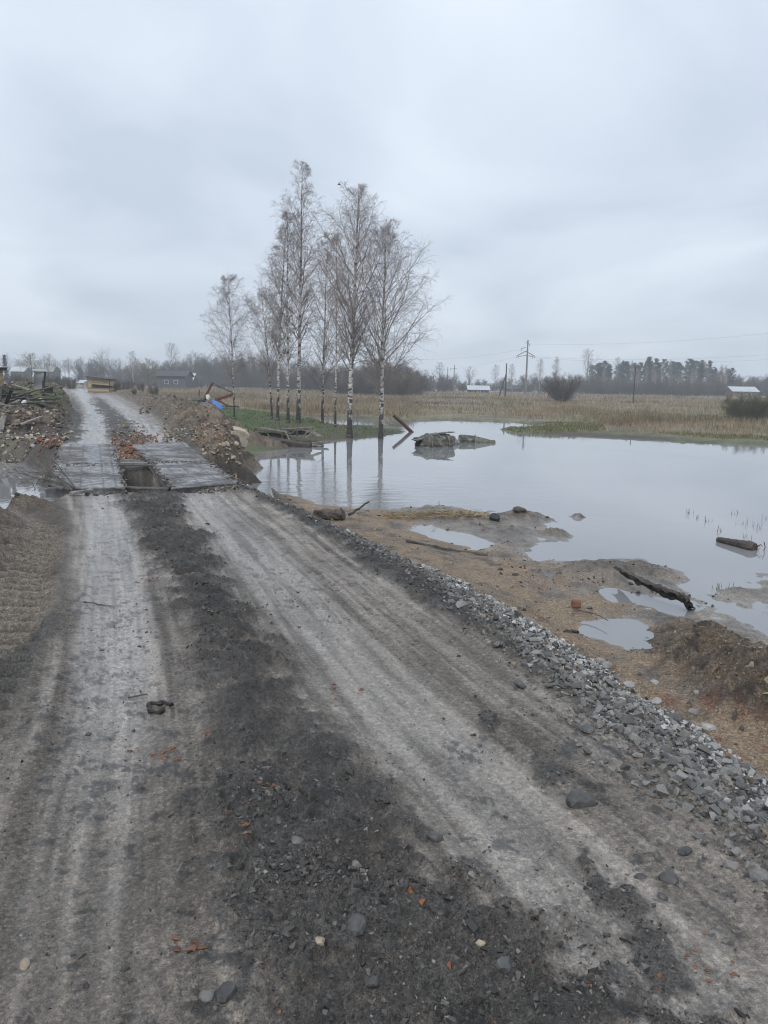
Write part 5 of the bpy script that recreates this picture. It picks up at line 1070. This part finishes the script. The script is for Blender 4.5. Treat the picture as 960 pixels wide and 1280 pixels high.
# concrete pole stump with bent bars
a = tp(897, 677, ZW); b2_ = tp(943, 688, ZW); t = thing('fallen_pole', (a+b2_)/2, 'fallen tapered pole lying in the water with bent bars at its thick end', 'pole')
c0_ = (a+b2_)/2; tt = np.linspace(0, 1, 14)[:, None]; pts = (a-c0_)*(1-tt)+(b2_-c0_)*tt+[0, 0, .035]; V, F = tube(pts, np.r_[np.linspace(.04, .085, 11), .095, .09, .07], 12, True, .04); link('pole_shaft', npmesh('pole_shaft', V, F, M_WOODD), t)
e = (b2_-c0_)+[0, 0, .05]
for s_, pp in enumerate([[(0, 0, .02), (.05, 0, .03), (.09, 0, .0), (.05, 0, -.04)], [(.02, -.03, .0), (.06, -.04, .05), (.10, -.02, .02)], [(.13, 0, -.08), (.155, 0, .0), (.13, 0, .08)]]):
    V, F = tube(e+np.array(pp), .006, 6); link('bent_bar', npmesh('bent_bar', V, F, M_RUST), t)
# long curved hollow timber over the puddle
pts = [at(770, 712, ZW+.14), at(790, 724, ZW+.17), at(812, 735, ZW+.17), at(835, 744, ZW+.15), at(852, 749, ZW+.14), at(860, 755, ZW+.11), at(866, 763, ZW-.02)]
c0_ = pts[3].copy(); line = smooth_line(np.array(pts), 5)-c0_; n = len(line); T = np.gradient(line, axis=0); T /= np.linalg.norm(T, axis=1)[:, None]; sx = np.cross(T, [0, 0, 1.]); sx /= np.linalg.norm(sx, axis=1)[:, None]
rg = np.random.default_rng(4); ang = np.linspace(-2.2, .5, 9); V = []
for rad in (.070, .055):
    for i in range(n):
        kx = (.55+.45*math.sin(math.pi*min(1, (i+2)/n*1.1)))*(1+rg.normal(0, .04)); V.append(line[i]+rad*kx*(np.sin(ang)[:, None]*sx[i]*1.2+np.cos(ang)[:, None]*np.array([0, 0, 1.]))+rg.normal(0, .006, (9, 3))+np.outer(np.r_[1, np.zeros(7), 1], [0, 0, rg.uniform(-.03, .02)]))
V = np.vstack(V); F = []
for s_ in range(2):
    for i in range(n-1):
        for j in range(8):
            q = (s_*n*9+i*9+j, s_*n*9+i*9+j+1, s_*n*9+(i+1)*9+j+1, s_*n*9+(i+1)*9+j); F.append(q[::-1] if s_ else q)
for j in (0, 8):
    for i in range(n-1): q = (i*9+j, (i+1)*9+j, n*9+(i+1)*9+j, n*9+i*9+j); F.append(q[::-1] if j else q)
for i in (0, n-1):
    for j in range(8): q = (i*9+j, i*9+j+1, n*9+i*9+j+1, n*9+i*9+j); F.append(q[::-1] if i == 0 else q)
o = link('hollow_timber', npmesh('hollow_timber', V, np.array(F), M_WOODD, False)); o.location = c0_; setp(o, 'long dark curved strip of hollow timber arching over the puddle', 'timber')
# logs, branch and rubbish on the spit
def log(px0, py0, px1, py1, r_, label, z=0, lift=.05, mat=M_WOODD, name='log', cat='log', k=12, taper=.9, n=9, wob=.07):
    a = at(px0, py0, z); b_ = at(px1, py1, z); a[2] = H1(a)+lift; b_[2] = H1(b_)+lift; rg = np.random.default_rng(int(px0)+5); tt = np.linspace(0, 1, n)[:, None]
    pts = a*(1-tt)+b_*tt+rg.normal(0, r_*.15, (n, 3)); V, F = tube(pts, np.linspace(r_, r_*taper, n)*(1+rg.normal(0, .06, n)), k, True, wob, 3); o = link(name, npmesh(name, V, F, mat)); return setp(o, label, cat)
log(394, 629, 431, 630, .085, 'thick rotten log lying on the edge of the road above the spit', z=-.15, lift=.09, k=10, wob=.14)
log(376, 622, 398, 631, .05, 'earthy clod covered log behind the thick rotten log', z=-.15, lift=.05)
stick(436, 645, 461, 629, .025, 'dark branch pointing up out of the bank beside the rotten log', z0=-.3, z1=-.15, lift=.02)
log(424, 644, 452, 655, .028, 'slim dark pole end lying along the gravel start', z=-.2, lift=.04)
log(508, 678, 560, 684, .028, 'long curved dark branch half buried in the sand', z=-.45, lift=.01, n=12); log(560, 684, 609, 690, .026, 'tail end of the buried branch curving to the right', z=-.45, lift=.005)
stick(467, 665, 476, 656, .014, 'short pale split stick on the sand of the spit', z0=-.35, z1=-.3, mat=M_WOODY)
t = at(617, 654, ZW); V, F = tube(np.array([[t[0], t[1], ZW-.05], [t[0], t[1]-.03, ZW+.06], [t[0]+.01, t[1]-.07, ZW+.14]]), np.array([.085, .09, .085]), 14, True, .03); setp(link('stump', npmesh('stump', V, F, M_DARK)), 'short black stump standing at the waterline of the spit', 'stump')
stick(716, 763, 745, 770, .009, 'thin dark stick on wet mud right of the red brick', z0=-.5, z1=-.5, lift=.02); stick(745, 770, 760, 778, .007, 'bent thin stick end by the small puddle', z0=-.5, z1=-.5, lift=.02)
p = at(720, 757, -.48); V, F = beam((-.045, 0, 0), (.045, 0, 0), .06, .07, 2, .002); o = link('brick', npmesh('brick', V, F, M_BRICK)); o.location = (p[0], p[1], H1(p)+.04); setp(o, 'whole red brick standing on the wet mud', 'brick')
for i, (px, py, wp, lab) in enumerate([(604, 664, 7, 'red brick bit on the sand spit'), (560, 661, 6, 'brown clod on the sand spit'), (536, 659, 7, 'dark clod at the left of the sand spit'), (678, 537, 9, 'dark clod standing in the far water right of the pile'), (820, 637, 4, 'lone tiny dark float in open water'),
        (722, 647, 18, 'black lump of earth in the shallow water'), (648, 645, 22, 'brown tuft of earth and roots standing in the shallows'), (640, 660, 5, 'small pebble at the rim of the spit'), (737, 764, 8, 'dark stone on wet mud beside the red brick'), (853, 667, 6, 'small brown float in the open water'), (883, 680, 5, 'small dark float left of the fallen pole')]):
    rock(px, py, wp, [M_BRICK, M_WOODD, M_WOODD, M_WOODD, M_DARK, M_DARK, M_WOODD, M_ROCKD, M_DARK, M_WOODD, M_DARK][i], lab, seed=120+i, z=ZW+.02, name='clod', cat='clod', flat=.4)
# dry reeds washed up on the spit
mb = MB(); rg = np.random.default_rng(8)
for i in range(520):
    px = rg.uniform(480, 610); py = 637+abs(px-540)*.06+rg.uniform(0, 9)*(1-.4*abs(px-540)/70); a = at(px, py, ZW+.08); a[2] = H1(a)+rg.uniform(.005, .05); ang_ = rg.uniform(0, 6.3); L = rg.uniform(.06, .28)
    b_ = a+np.array([math.cos(ang_)*L, math.sin(ang_)*L, rg.normal(.0, .03)]); mb.add(*tube(np.array([a, b_]), np.array([.0045, .003]), 4, False), col=np.array([.36, .28, .17])*rg.uniform(.4, 1.2))
setp(mb.obj('washed_up_reeds', M_GRASS, usecol=True), 'tangle of dry reed stems washed up on the tip of the spit', 'reeds', kind='stuff')
stick(540, 642, 550, 628, .007, 'bent dry reed stalk standing up from the tangle', z0=-.4, z1=-.35, mat=M_WOODG, lift=.02)

# collapsed wooden jetty beside the masonry block
t0 = at(350, 556, ZW); t = thing('collapsed_jetty', (t0[0], t0[1], ZW), 'collapsed grey wooden jetty at the foot of the birches', 'jetty')
def jb(p0, p1, w_, t_, nm, mat, seed, up=(0, 0, 1), n=6, warp=.01, rag=.02):
    V, F = beam(np.asarray(p0)-[t0[0], t0[1], ZW], np.asarray(p1)-[t0[0], t0[1], ZW], w_, t_, n, warp, up, seed, rag=rag); link(nm, npmesh(nm, V, F, mat), t)
Y0 = t0[1]
jb(atY(300, 547, Y0-.4), atY(388, 560, Y0-1.0), .34, .36, 'beam', M_WOODD, 1); jb(atY(380, 556, Y0-.3), atY(403, 557, Y0-.4), .5, .05, 'plank', M_WOODG, 2)
jb(atY(322, 535, Y0+.6), atY(357, 541, Y0+.2), .5, .10, 'plank', M_WOODM, 3, rag=.05); jb(atY(352, 537, Y0+1), atY(392, 535, Y0+1), .6, .09, 'plank', M_WOODM, 4, rag=.05)
jb(atY(353, 540, Y0-.1), atY(353.5, 563, Y0-.1), .09, .09, 'post', M_WOODD, 5, up=(0, 1, 0)); jb(atY(309, 537, Y0+.5), atY(309, 550, Y0), .1, .08, 'post', M_WOODD, 6, up=(0, 1, 0)); jb(atY(401, 552, Y0), atY(402, 566, Y0), .13, .13, 'post', M_WOODG, 14, up=(0, 1, 0))
jb(atY(357, 539, Y0), atY(364, 554, Y0-.3), .05, .05, 'strut', M_WOODG, 7, up=(0, 1, 0)); jb(atY(360, 543, Y0+.4), atY(372, 536, Y0+.4), .06, .05, 'strut', M_WOODG, 8, up=(0, 1, 0)); jb(atY(371, 536, Y0+.3), atY(371, 545, Y0+.3), .07, .05, 'strut', M_WOODG, 9, up=(0, 1, 0))
jb(atY(380, 544, Y0+.4), atY(390, 536, Y0+.4), .06, .05, 'strut', M_WOODG, 10, up=(0, 1, 0)); jb(atY(382, 547, Y0+.2), atY(394, 537, Y0+.2), .05, .05, 'strut', M_WOODY, 11, up=(0, 1, 0)); jb(atY(334, 541, Y0+.3), atY(338, 549, Y0+.1), .04, .04, 'strut', M_WOODG, 12, up=(0, 1, 0))
jb(atY(338, 545, Y0+.35), atY(362, 549, Y0+.1), .06, .26, 'side_board', M_WOODD, 13); jb(atY(362, 548, Y0+.3), atY(385, 552, Y0), .4, .08, 'plank', M_WOODD, 15); jb(atY(362, 541, Y0+.9), atY(388, 541, Y0+.9), .06, .16, 'side_board', M_WOODD, 16)
jb(atY(312, 552, Y0-.1), atY(352, 556, Y0-.4), .3, .07, 'plank', M_WOODD, 18); jb(atY(384, 538, Y0+.7), atY(401, 546, Y0+.3), .3, .06, 'plank', M_WOODG, 19, rag=.05); jb(atY(366, 555, Y0-.5), atY(410, 553, Y0-.1), .22, .07, 'plank', M_WOODG, 20, rag=.05); jb(atY(322, 545, Y0+.7), atY(338, 546, Y0+.6), .06, .3, 'side_board', M_WOODD, 17)
# bare branches fallen across the left pond
t = thing('fallen_branch', at(88, 616), 'bare forked branches lying over the left pond beside the slab', 'branch'); b0 = at(90, 618); mb = MB(); mb2 = MB(); rg = np.random.default_rng(12)
main = []; 
for (px, py, z) in [(0, 566, .5), (18, 560, .55), (30, 588, .1), (8, 590, .3), (45, 575, .5), (58, 588, .35), (24, 606, -.1), (62, 570, .55), (38, 600, 0), (70, 592, .3)]:
    e = at(px, py, z); e = b0+(e-b0)*rg.uniform(.85, 1.0); st = np.array([rg.normal(0, .08), rg.normal(0, .08), .05]); tt = np.linspace(0, 1, 7)[:, None]; L = np.linalg.norm(e-b0); main.append(st*(1-tt)+(e-b0)*tt+np.array([0, 0, .10*L])*np.sin(math.pi*tt)*.3+rg.normal(0, .012*L, (7, 3))*tt)
main = np.array(main); Rm = np.tile(np.linspace(.013, .005, 7), (len(main), 1)); g1 = grow((main, Rm), 6, .25, .95, lambda tt, L: L*.25*(1.1-tt*.6), .6, .15, 4, .6, rg, .5, .35, rmin=.005); g2 = grow(g1, 3, .3, 1, lambda tt, L: L*.4, .6, .0, 3, .7, rg, .5, .3, rmin=.0035)
mb.add(*tubes(main, Rm, 5)); mb.obj('limbs', M_BARKD, t); mb2.add(*tubes(*g1, 3)); mb2.add(*tubes(*g2, 3)); mb2.obj('twigs', M_TWIGD, t)

# ------------------------------------------------------------------ left bank: scrap, boards, hut, metal sheet
def boardat(p, q, w_, t_, label, mat, seed=0, name='board', cat='board', up=(0, 0, 1), n=5):
    V, F = beam(np.asarray(p), np.asarray(q), w_, t_, n, .01, up, seed, rag=.02); return setp(link(name, npmesh(name, V, F, mat)), label, cat)
def gz(px, py, z=0, lift=.05): p = at(px, py, z); p[2] = H1(p)+lift; return p
def onray(px, py):
    """first place where the sight line meets the ground"""
    d = ray(px, py); ts = np.linspace(10, 80, 1400); q = d[None]*ts[:, None]; z = q[:, 2]+HC; h = H(q[:, 0], q[:, 1]); k = np.nonzero(z < h)[0]
    return (np.array([q[k[0], 0], q[k[0], 1], h[k[0]]]) if len(k) else at(px, py, 0))
boardat(onray(26, 536)+[0, 0, .12], onray(52, 530)+[0, 0, .2], .2, .05, 'pale plank lying flat on the left bank', M_WOODG, 1); boardat(onray(1, 541)+[0, 0, .05], onray(9, 524)+[0, -.2, .1], .16, .05, 'pale grey plank sticking up at the left edge of the bank', M_WOODG, 2)
boardat(onray(16, 535)+[0, 0, .1], onray(25, 536)+[0, 0, .1], .14, .05, 'short pale board left of the flat plank', M_WOODG, 3)
def crest(px, dz=0, Y=29.0):
    d = ray(px, 480); x = d[0]/d[1]*Y; return np.array([x, Y, H1((x, Y))+dz])
rg = np.random.default_rng(31); L0 = ['charred board on the scrap heap', 'grey warped board on the scrap heap']
for i in range(44):
    a = crest(rg.uniform(-8, 42), rg.uniform(.02, .45), rg.uniform(27.5, 31)); an = rg.uniform(0, 6.3); L = rg.uniform(.4, 1.5); b_ = a+np.array([math.cos(an)*L, math.sin(an)*L*.5, rg.normal(0, .26)])
    s_ = i % 2; o = boardat(a, b_, rg.uniform(.1, .3), .04, ['charred black board jumbled in the scrap heap on the left bank', 'grey warped board jumbled in the scrap heap on the left bank'][s_], [M_DARK, M_WOODG][s_], i); o['group'] = ['charred boards of the scrap heap', 'grey boards of the scrap heap'][s_]
for i in range(3): boardat(crest(-4+i*8, .05+.04*i, 27.6-i*.1), crest(14+i*8, .02+.04*i, 27.4), .35, .06, ['wide flat grey board on the rim of the bank, left one', 'wide flat grey board on the rim of the bank, middle one', 'wide flat grey board on the rim of the bank, right one'][i], M_WOODG, 50+i)
V, F = lumpy(55, 2, (.14, .1, .12), .2); o = link('plastic_bag', npmesh('plastic_bag', V, F, M_WHITE)); o.location = crest(30, .42, 28.6); setp(o, 'small white rag on top of the scrap heap', 'rag')
p = onray(53, 506); V, F = lumpy(56, 2, (.13, .12, .12), .25); o = link('plastic_bag', npmesh('plastic_bag', V, F, M_WHITE)); o.location = p+[0, -.1, .15]; setp(o, 'white plastic bag caught on the slope of the left bank', 'plastic bag')
V, F = lumpy(58, 2, (.16, .13, .15), .25); o = link('rubbish_sack', npmesh('rubbish_sack', V, F, M_DARK)); o.location = p+[0, -.15, -.02]; setp(o, 'dark rubbish sack under the white bag on the left bank', 'rubbish sack')
# upright bent metal sheet
Y = 30.0; t = thing('sheet_metal_panel', crest(48, 0, Y), 'upright grey sheet metal panel with bent top edge on the left bank', 'metal panel'); o0 = np.array(t.location)
a, b_, c_, d_ = atY(41, 486, Y), atY(54, 486, Y), atY(56.5, 464, Y), atY(43, 463, Y); mb = MB(); V, F = [], []
n = 10; g = []
for i in range(n+1):
    for j in range(n+1):
        u, v = i/n, j/n; q = (a*(1-u)+b_*u)*(1-v)+(d_*(1-u)+c_*u)*v; q = q-o0+[0, .05*math.sin(u*5)+.03*math.sin(v*7), 0]; g.append(q)
g = np.array(g); ii = (np.arange(n)*(n+1))[:, None]; jj = np.arange(n)[None]; Fq = np.stack([ii+jj, ii+jj+1, ii+jj+n+2, ii+jj+n+1], -1).reshape(-1, 4)
back = g+[0, .02, 0]; link('panel', npmesh('panel', np.vstack([g, back]), np.vstack([Fq[:, ::-1], Fq+len(g)]), M_SHEET, True), t)
for (p_, q_, nm) in [(d_+[-.06, -.05, 0], c_+[.05, -.05, .02], 'top_rail'), (c_+[0, -.03, 0], b_+[.0, -.03, 0], 'side_rail')]:
    V, F = beam(p_-o0, q_-o0, .08, .05, 4, .005, up=(0, 1, 0)); link(nm, npmesh(nm, V, F, M_DARK if nm == 'side_rail' else M_ROOFL), t)
V, F = beam(crest(60, .1, 31), crest(60.5, .42, 31), .3, .2, 3, .01, up=(0, 1, 0)); o = setp(link('oil_can', npmesh('oil_can', V, F, M_DARK)), 'small dark box standing right of the metal panel', 'box')
# plank hut corner at the left edge
Y = 31.0; base = atY(-14, 486, Y); t = thing('plank_hut', (base[0], Y, H1(base)), 'corner of a pale plank hut cut by the left border', 'hut', rz=R(30)); o0 = np.array(t.location); zt = atY(0, 461, Y)[2]-o0[2]
x1 = atY(2.2, 480, Y)[0]-o0[0]; x0 = x1-2.4; nb_ = 10
for i in range(nb_):
    z = (i+.5)*zt/nb_; V, F = beam((x0, 0, z), (x1, 0, z), .04, zt/nb_*.92, 3, .004, seed=i); link('plank', npmesh('plank', V, F, M_WOODY), t)
    V, F = beam((x1, .03, z), (x1, 2.4, z), .04, zt/nb_*.92, 3, .004, seed=i); link('plank', npmesh('plank', V, F, M_WOODY), t)
V, F = beam((x0, 1.2, zt+.06), (x1+.15, 1.2, zt+.06), 2.9, .06, 4, .01); link('roof', npmesh('roof', V, F, M_ROOFL), t); V, F = beam((x0, -.2, zt-.02), (x1+.15, -.2, zt-.02), .05, .1, 4, .01); link('roof_edge', npmesh('roof_edge', V, F, M_ROOFD), t)

# timber shelter at the bend
pA = at(124, 490.5, .3); Y = float(pA[1]); t = thing('timber_shelter', (pA[0], Y, H1(pA)), 'small yellow plank shelter with a dark slanting roof at the bend', 'shelter'); o0 = np.array(t.location)
pL, pR = atY(110, 489, Y)-o0, atY(137, 491, Y)-o0; zl = (atY(110, 471, Y)-o0)[2]; zr = (atY(137, 475, Y)-o0)[2]; W = pR[0]-pL[0]
for i in range(9):
    f0 = (i+.5)/9; za, zb_ = zl*f0, zr*f0
    if i in (3, 4):   # dark opening between the boards
        V, F = beam((pL[0], 0, za), (pL[0]+W*.18, 0, za), .05, zl/9*.86, 3, .004, seed=i); link('plank', npmesh('plank', V, F, M_WOODY), t); continue
    V, F = beam((pL[0]+(.0 if i > 2 else -.03*i), 0, za), (pR[0], 0, zb_), .05, zl/9*.86, 5, .012, seed=i); link('plank', npmesh('plank', V, F, M_WOODY), t)
    V, F = beam((pR[0], .05, zb_), (pR[0]+.1, 1.8, zb_), .05, zl/9*.86, 3, .01, seed=i); link('plank', npmesh('plank', V, F, M_WOODY), t)
V, F = beam((pL[0]-.15, .8, zl+.08), (pR[0]+.18, .8, zr+.06), 2.2, .07, 5, .01, seed=3); link('roof', npmesh('roof', V, F, M_ROOFD), t)
V, F = beam((pL[0], .9, zl*.5), (pR[0], .9, zr*.5), .05, zl*.85, 3, .004); link('back_wall', npmesh('back_wall', V, F, M_WALLB), t)
for xx in (pL[0], pR[0]): V, F = beam((xx, .06, 0), (xx, .06, (zl if xx < 0 else zr)), .08, .08, 3, .003, up=(0, 1, 0)); link('corner_post', npmesh('corner_post', V, F, M_WOODD), t)

# scrap on the lawn: blue panel, pale sacks, rusty frame
Y = 46.0
def py_(px, py, dY=0): return atY(px, py, Y+dY)
def quadpanel(c4, th, mat, name, label, cat):
    c4 = [np.asarray(q, float) for q in c4]; n = 6; g = np.array([(c4[0]*(1-u)+c4[1]*u)*(1-v)+(c4[3]*(1-u)+c4[2]*u)*v+[0, 0, .04*math.sin(u*4+v*3)] for u in np.linspace(0, 1, n+1) for v in np.linspace(0, 1, n+1)])
    ii = (np.arange(n)*(n+1))[:, None]; jj = np.arange(n)[None]; Fq = np.stack([ii+jj, ii+jj+1, ii+jj+n+2, ii+jj+n+1], -1).reshape(-1, 4)
    ring = list(range(n+1))+[k*(n+1)+n for k in range(1, n+1)]+[n*(n+1)+n-k for k in range(1, n+1)]+[(n-k)*(n+1) for k in range(1, n)]; N_ = len(g)
    side = np.array([(ring[k], ring[(k+1) % len(ring)], ring[(k+1) % len(ring)]+N_, ring[k]+N_) for k in range(len(ring))])
    return setp(link(name, npmesh(name, np.vstack([g, g-[0, -th*.4, th]]), np.vstack([Fq[:, ::-1], Fq+N_, side]), mat)), label, cat)
quadpanel([py_(264, 501, .6), py_(271, 500, .6), py_(280, 510.5, -.8), py_(268, 510.5, -.8)], .03, M_BLUE, 'blue_sheet', 'bright blue plastic sheet sloping onto the green grass', 'plastic sheet')
quadpanel([py_(257, 503, .4), py_(266, 503, .4), py_(266, 508.5, -.3), py_(258, 508, -.3)], .03, M_BLUE, 'blue_sheet', 'folded darker blue sheet piece left of the bright one', 'plastic sheet')
for i, (px, py, s_, m_, lab) in enumerate([(246, 504, (.42, .3, .22), M_GREENP, 'pale green sack lying at the left of the scrap'), (260, 497, (.16, .14, .22), M_WHITE, 'white bucket shaped lump on top of the scrap'), (250, 500, (.5, .3, .18), M_ROCKD, 'dark crumpled sheet in the scrap pile')]):
    V, F = lumpy(140+i, 2, s_, .2); o = link('scrap_lump', npmesh('scrap_lump', V, F, m_)); o.location = py_(px, py, 0); setp(o, lab, 'scrap')
boardat(py_(256, 497), py_(265.5, 479), .13, .1, 'rusty beam rising steeply from the scrap', M_RUST, 1, 'rusty_beam', 'beam', (0, 1, 0)); boardat(py_(269, 500), py_(293, 492), .16, .12, 'rusty beam slanting low towards the lone birch', M_RUST, 2, 'rusty_beam', 'beam', (0, 1, 0))
boardat(py_(273, 501), py_(287, 508), .1, .08, 'rusty beam sloping down behind the blue sheet', M_RUST, 3, 'rusty_beam', 'beam', (0, 1, 0)); boardat(py_(282, 507.5), py_(299, 508.5), .1, .12, 'dark beam lying level behind the lone birch', M_WOODD, 4, 'dark_beam', 'beam', (0, 1, 0))
stick(249, 499, 249, 486, .03, 'thin upright stake left of the scrap', name='stake', cat='stake'); bpy.data.objects.remove(C.objects[-1])
V, F = beam(py_(249, 498), py_(249, 487), .05, .05, 3, .003, up=(0, 1, 0)); setp(link('stake', npmesh('stake', V, F, M_WOODD)), 'thin upright stake left of the scrap', 'stake')
for i, (a_, b_) in enumerate([((264, 477), (292, 491)), ((268, 482), (281, 485))]):
    V, F = tube(np.array([py_(*a_), (py_(*a_)+py_(*b_))/2+[0, 0, -.05], py_(*b_)]), np.array([.02, .035, .045]), 6); setp(link('bare_bough', npmesh('bare_bough', V, F, M_BARKD)), ['long bare bough slanting down to the lone birch', 'short bare bough under the long one'][i], 'bough')

# ------------------------------------------------------------------ houses, poles, cables
def house(px0, px1, pyb, pyeave, pyridge, Y, wall, roof, label, cat='house', depth=6, win=2, name='house', gable=True):
    a, b_ = atY(px0, pyb, Y), atY(px1, pyb, Y); zb = min(H1(a), a[2])-.2; ze = atY((px0+px1)/2, pyeave, Y)[2]; zr = atY((px0+px1)/2, pyridge, Y)[2]; W = b_[0]-a[0]; xc = (a[0]+b_[0])/2
    t = thing(name, (xc, Y, zb), label, cat); he = ze-zb; hr = zr-zb; x = W/2
    V = [(-x, 0, 0), (x, 0, 0), (x, depth, 0), (-x, depth, 0), (-x, 0, he), (x, 0, he), (x, depth, he), (-x, depth, he), (-x, depth/2, hr-.12), (x, depth/2, hr-.12)]
    link('wall', npmesh('wall', np.array(V), [np.array([(0, 1, 5, 4), (2, 3, 7, 6)]), np.array([(1, 2, 6, 9, 5), (3, 0, 4, 8, 7)])], wall), t)
    for s_ in (0, 1):
        ye = -.4 if s_ == 0 else depth+.4; V, F = beam((-x-.4, (ye+depth/2)/2, (he+hr)/2), (x+.4, (ye+depth/2)/2, (he+hr)/2), math.hypot(depth/2+.4, hr-he)+.05, .1, 3, .0, up=(0, -(hr-he)*(1 if s_ == 0 else -1), depth/2)); link('roof', npmesh('roof', V, F, roof), t)
    for i in range(win):
        xx = -x+W*(i+1)/(win+1); V, F = beam((xx-.5, -.03, he*.55), (xx+.5, -.03, he*.55), .08, .9, 1, 0); wf = link('window', npmesh('window', V, F, M_WHITE), t); V, F = beam((xx-.42, -.05, he*.55), (xx+.42, -.05, he*.55), .08, .76, 1, 0); link('pane', npmesh('pane', V, F, M_WIN), wf)
    return t
house(586, 611, 491, 487, 482.5, 205, M_WALLB, M_ROOFL, 'low dark shed with pale sheet roof across the meadow', 'shed', 4)
house(916, 947, 496, 489.2, 483.8, 215, M_WALLR, M_ROOFL, 'brown barn with pale sheet roof near the right border', 'barn', 6)
house(196, 232, 482, 470, 463.5, 185, M_WALLB, M_ROOFD, 'dark wooden house among trees right of the road', 'house', 7)
house(222, 240, 482, 475, 467, 200, M_WALLB, M_ROOFL, 'house with pale roof just right of the dark wooden house', 'house', 6, 1)
house(14, 30, 478, 464, 458.5, 240, M_WALLB, M_ROOFL, 'house with light roof behind the scrap heap at left', 'house', 6, 1)
house(47, 66, 478, 464, 457.5, 250, M_WALLB, M_ROOFL, 'house with light roof behind the budding tree', 'house', 6, 1)
house(98, 108, 482, 478.5, 475.5, 170, M_WHITE, M_ROOFL, 'small white shed beyond the bend of the road', 'shed', 4, 1)
house(632, 652, 490, 486, 482, 260, M_WALLB, M_ROOFD, 'small dark roofed hut behind the leaning pole', 'hut', 5, 1)
def pole(px, pyb, pyt, Y, r_, label, mat, arms=(), name='power_pole', strut=None):
    b_ = atY(px, pyb, Y); tp_ = atY(px, pyt, Y); zg = min(b_[2], H1(b_)); t = thing(name, (b_[0], Y, zg), label, 'power pole'); hh = tp_[2]-zg
    V, F = tube(np.array([(0, 0, z) for z in np.linspace(0, hh, 6)]), np.linspace(r_, r_*.6, 6), 8); link('shaft', npmesh('shaft', V, F, mat), t)
    for (p_, q_, rr__) in arms:
        a = atY(*p_, Y)-[b_[0], Y, zg]; c_ = atY(*q_, Y)-[b_[0], Y, zg]; V, F = tube(np.array([a, (a+c_)/2, c_]), rr__, 6); link('crossarm', npmesh('crossarm', V, F, mat), t)
        mb = MB(); mb.add(*tube(np.array([a, a+[0, 0, -.5]]), .07, 6)); link('insulator', mb.mesh('insulator', M_SHEET), t)
    if strut:
        a = atY(*strut, Y)-[b_[0], Y, zg]; V, F = tube(np.array([a, (a+np.array([0, 0, hh*.68]))/2, (0, 0, hh*.68)]), r_*.8, 6); link('strut', npmesh('strut', V, F, mat), t)
    return t
pole(657, 489, 425, 190, .26, 'tall grey power pole with braced crossarms beyond the meadow', M_POLE, [((646, 445), (657, 439), .10), ((668, 445), (657, 439), .10), ((648, 445.5), (657, 444.5), .09), ((666, 445.5), (657, 444.5), .09), ((651.5, 436), (657, 434), .08), ((662, 430), (657, 428), .06)])
pole(631.5, 496, 454, 135, .15, 'shorter dark pole with leaning strut in the meadow', M_POLED, strut=(623, 498))
pole(791.5, 503, 458, 100, .09, 'thin dark pole in front of the pine wood', M_POLED); pole(567, 488, 456, 230, .18, 'distant pole left of the pale roofed shed', M_POLE, [((563, 461), (571, 461), .06)]); pole(559, 488, 459, 260, .18, 'more distant pole beside the first one', M_POLE)
for i, (a_, b_) in enumerate([((662, 430), (1000, 412)), ((668, 446), (1000, 440)), ((666, 447), (1000, 447)), ((646, 446), (520, 462)), ((651, 437), (500, 448))]):
    A_ = atY(*a_, 190); B_ = atY(*b_, 175 if b_[0] > 600 else 260); tt = np.linspace(0, 1, 24)[:, None]; pts = A_*(1-tt)+B_*tt; pts[:, 2] -= 4*1.1*(tt*(1-tt))[:, 0]
    V, F = tube(pts, .010, 4); setp(link('power_cable', npmesh('power_cable', V, F, M_DARK)), ['uppermost power cable running right from the tall pole', 'middle power cable running right from the tall pole', 'lowest power cable running right from the tall pole', 'lower power cable running left from the tall pole', 'upper power cable running left from the tall pole'][i], 'cable')
# bird
p = atY(424, 231, 70); V, F = tube(np.array([(-.16, 0, 0), (-.08, 0, .01), (.02, 0, .015), (.12, 0, .0), (.2, 0, -.005)]), np.array([.012, .04, .05, .035, .012]), 8); t = thing('bird', p, 'small dark bird flying above the birches', 'bird'); link('body', npmesh('body', V, F, M_BIRD, True), t)
for s_ in (-1, 1):
    W = np.array([(-.05, .02*s_, .03), (.07, .02*s_, .03), (.03, .22*s_, .12), (-.05, .22*s_, .12), (-.10, .42*s_, .07), (-.07, .42*s_, .07)]); W = np.vstack([W, W-[0, 0, .012]]); F = np.array([(0, 1, 2, 3), (3, 2, 5, 4), (6, 9, 8, 7), (9, 10, 11, 8), (1, 7, 8, 2), (0, 3, 9, 6), (2, 8, 11, 5), (3, 4, 10, 9), (4, 5, 11, 10), (0, 6, 7, 1)]); link('wing', npmesh('wing', W, F, M_BIRD), t)

# ------------------------------------------------------------------ haze
hz = MB(); S_ = 950; hz.add([(x, y, z) for z in (-3, 26) for x, y in ((-S_, -S_), (S_, -S_), (S_, S_), (-S_, S_))], np.array([(3, 2, 1, 0), (4, 5, 6, 7), (0, 1, 5, 4), (1, 2, 6, 5), (2, 3, 7, 6), (3, 0, 4, 7)]))
hm_ = bpy.data.materials.new('haze_air'); hm_.use_nodes = True; ht = hm_.node_tree; ht.nodes.clear(); ho = nd(ht, 'ShaderNodeOutputMaterial'); pv = nd(ht, 'ShaderNodeVolumePrincipled'); pv.inputs['Color'].default_value = (.86, .92, 1.0, 1); pv.inputs['Density'].default_value = .0011
ht.links.new(pv.outputs[0], ho.inputs['Volume']); h = hz.obj('haze', hm_); h['kind'] = 'stuff'
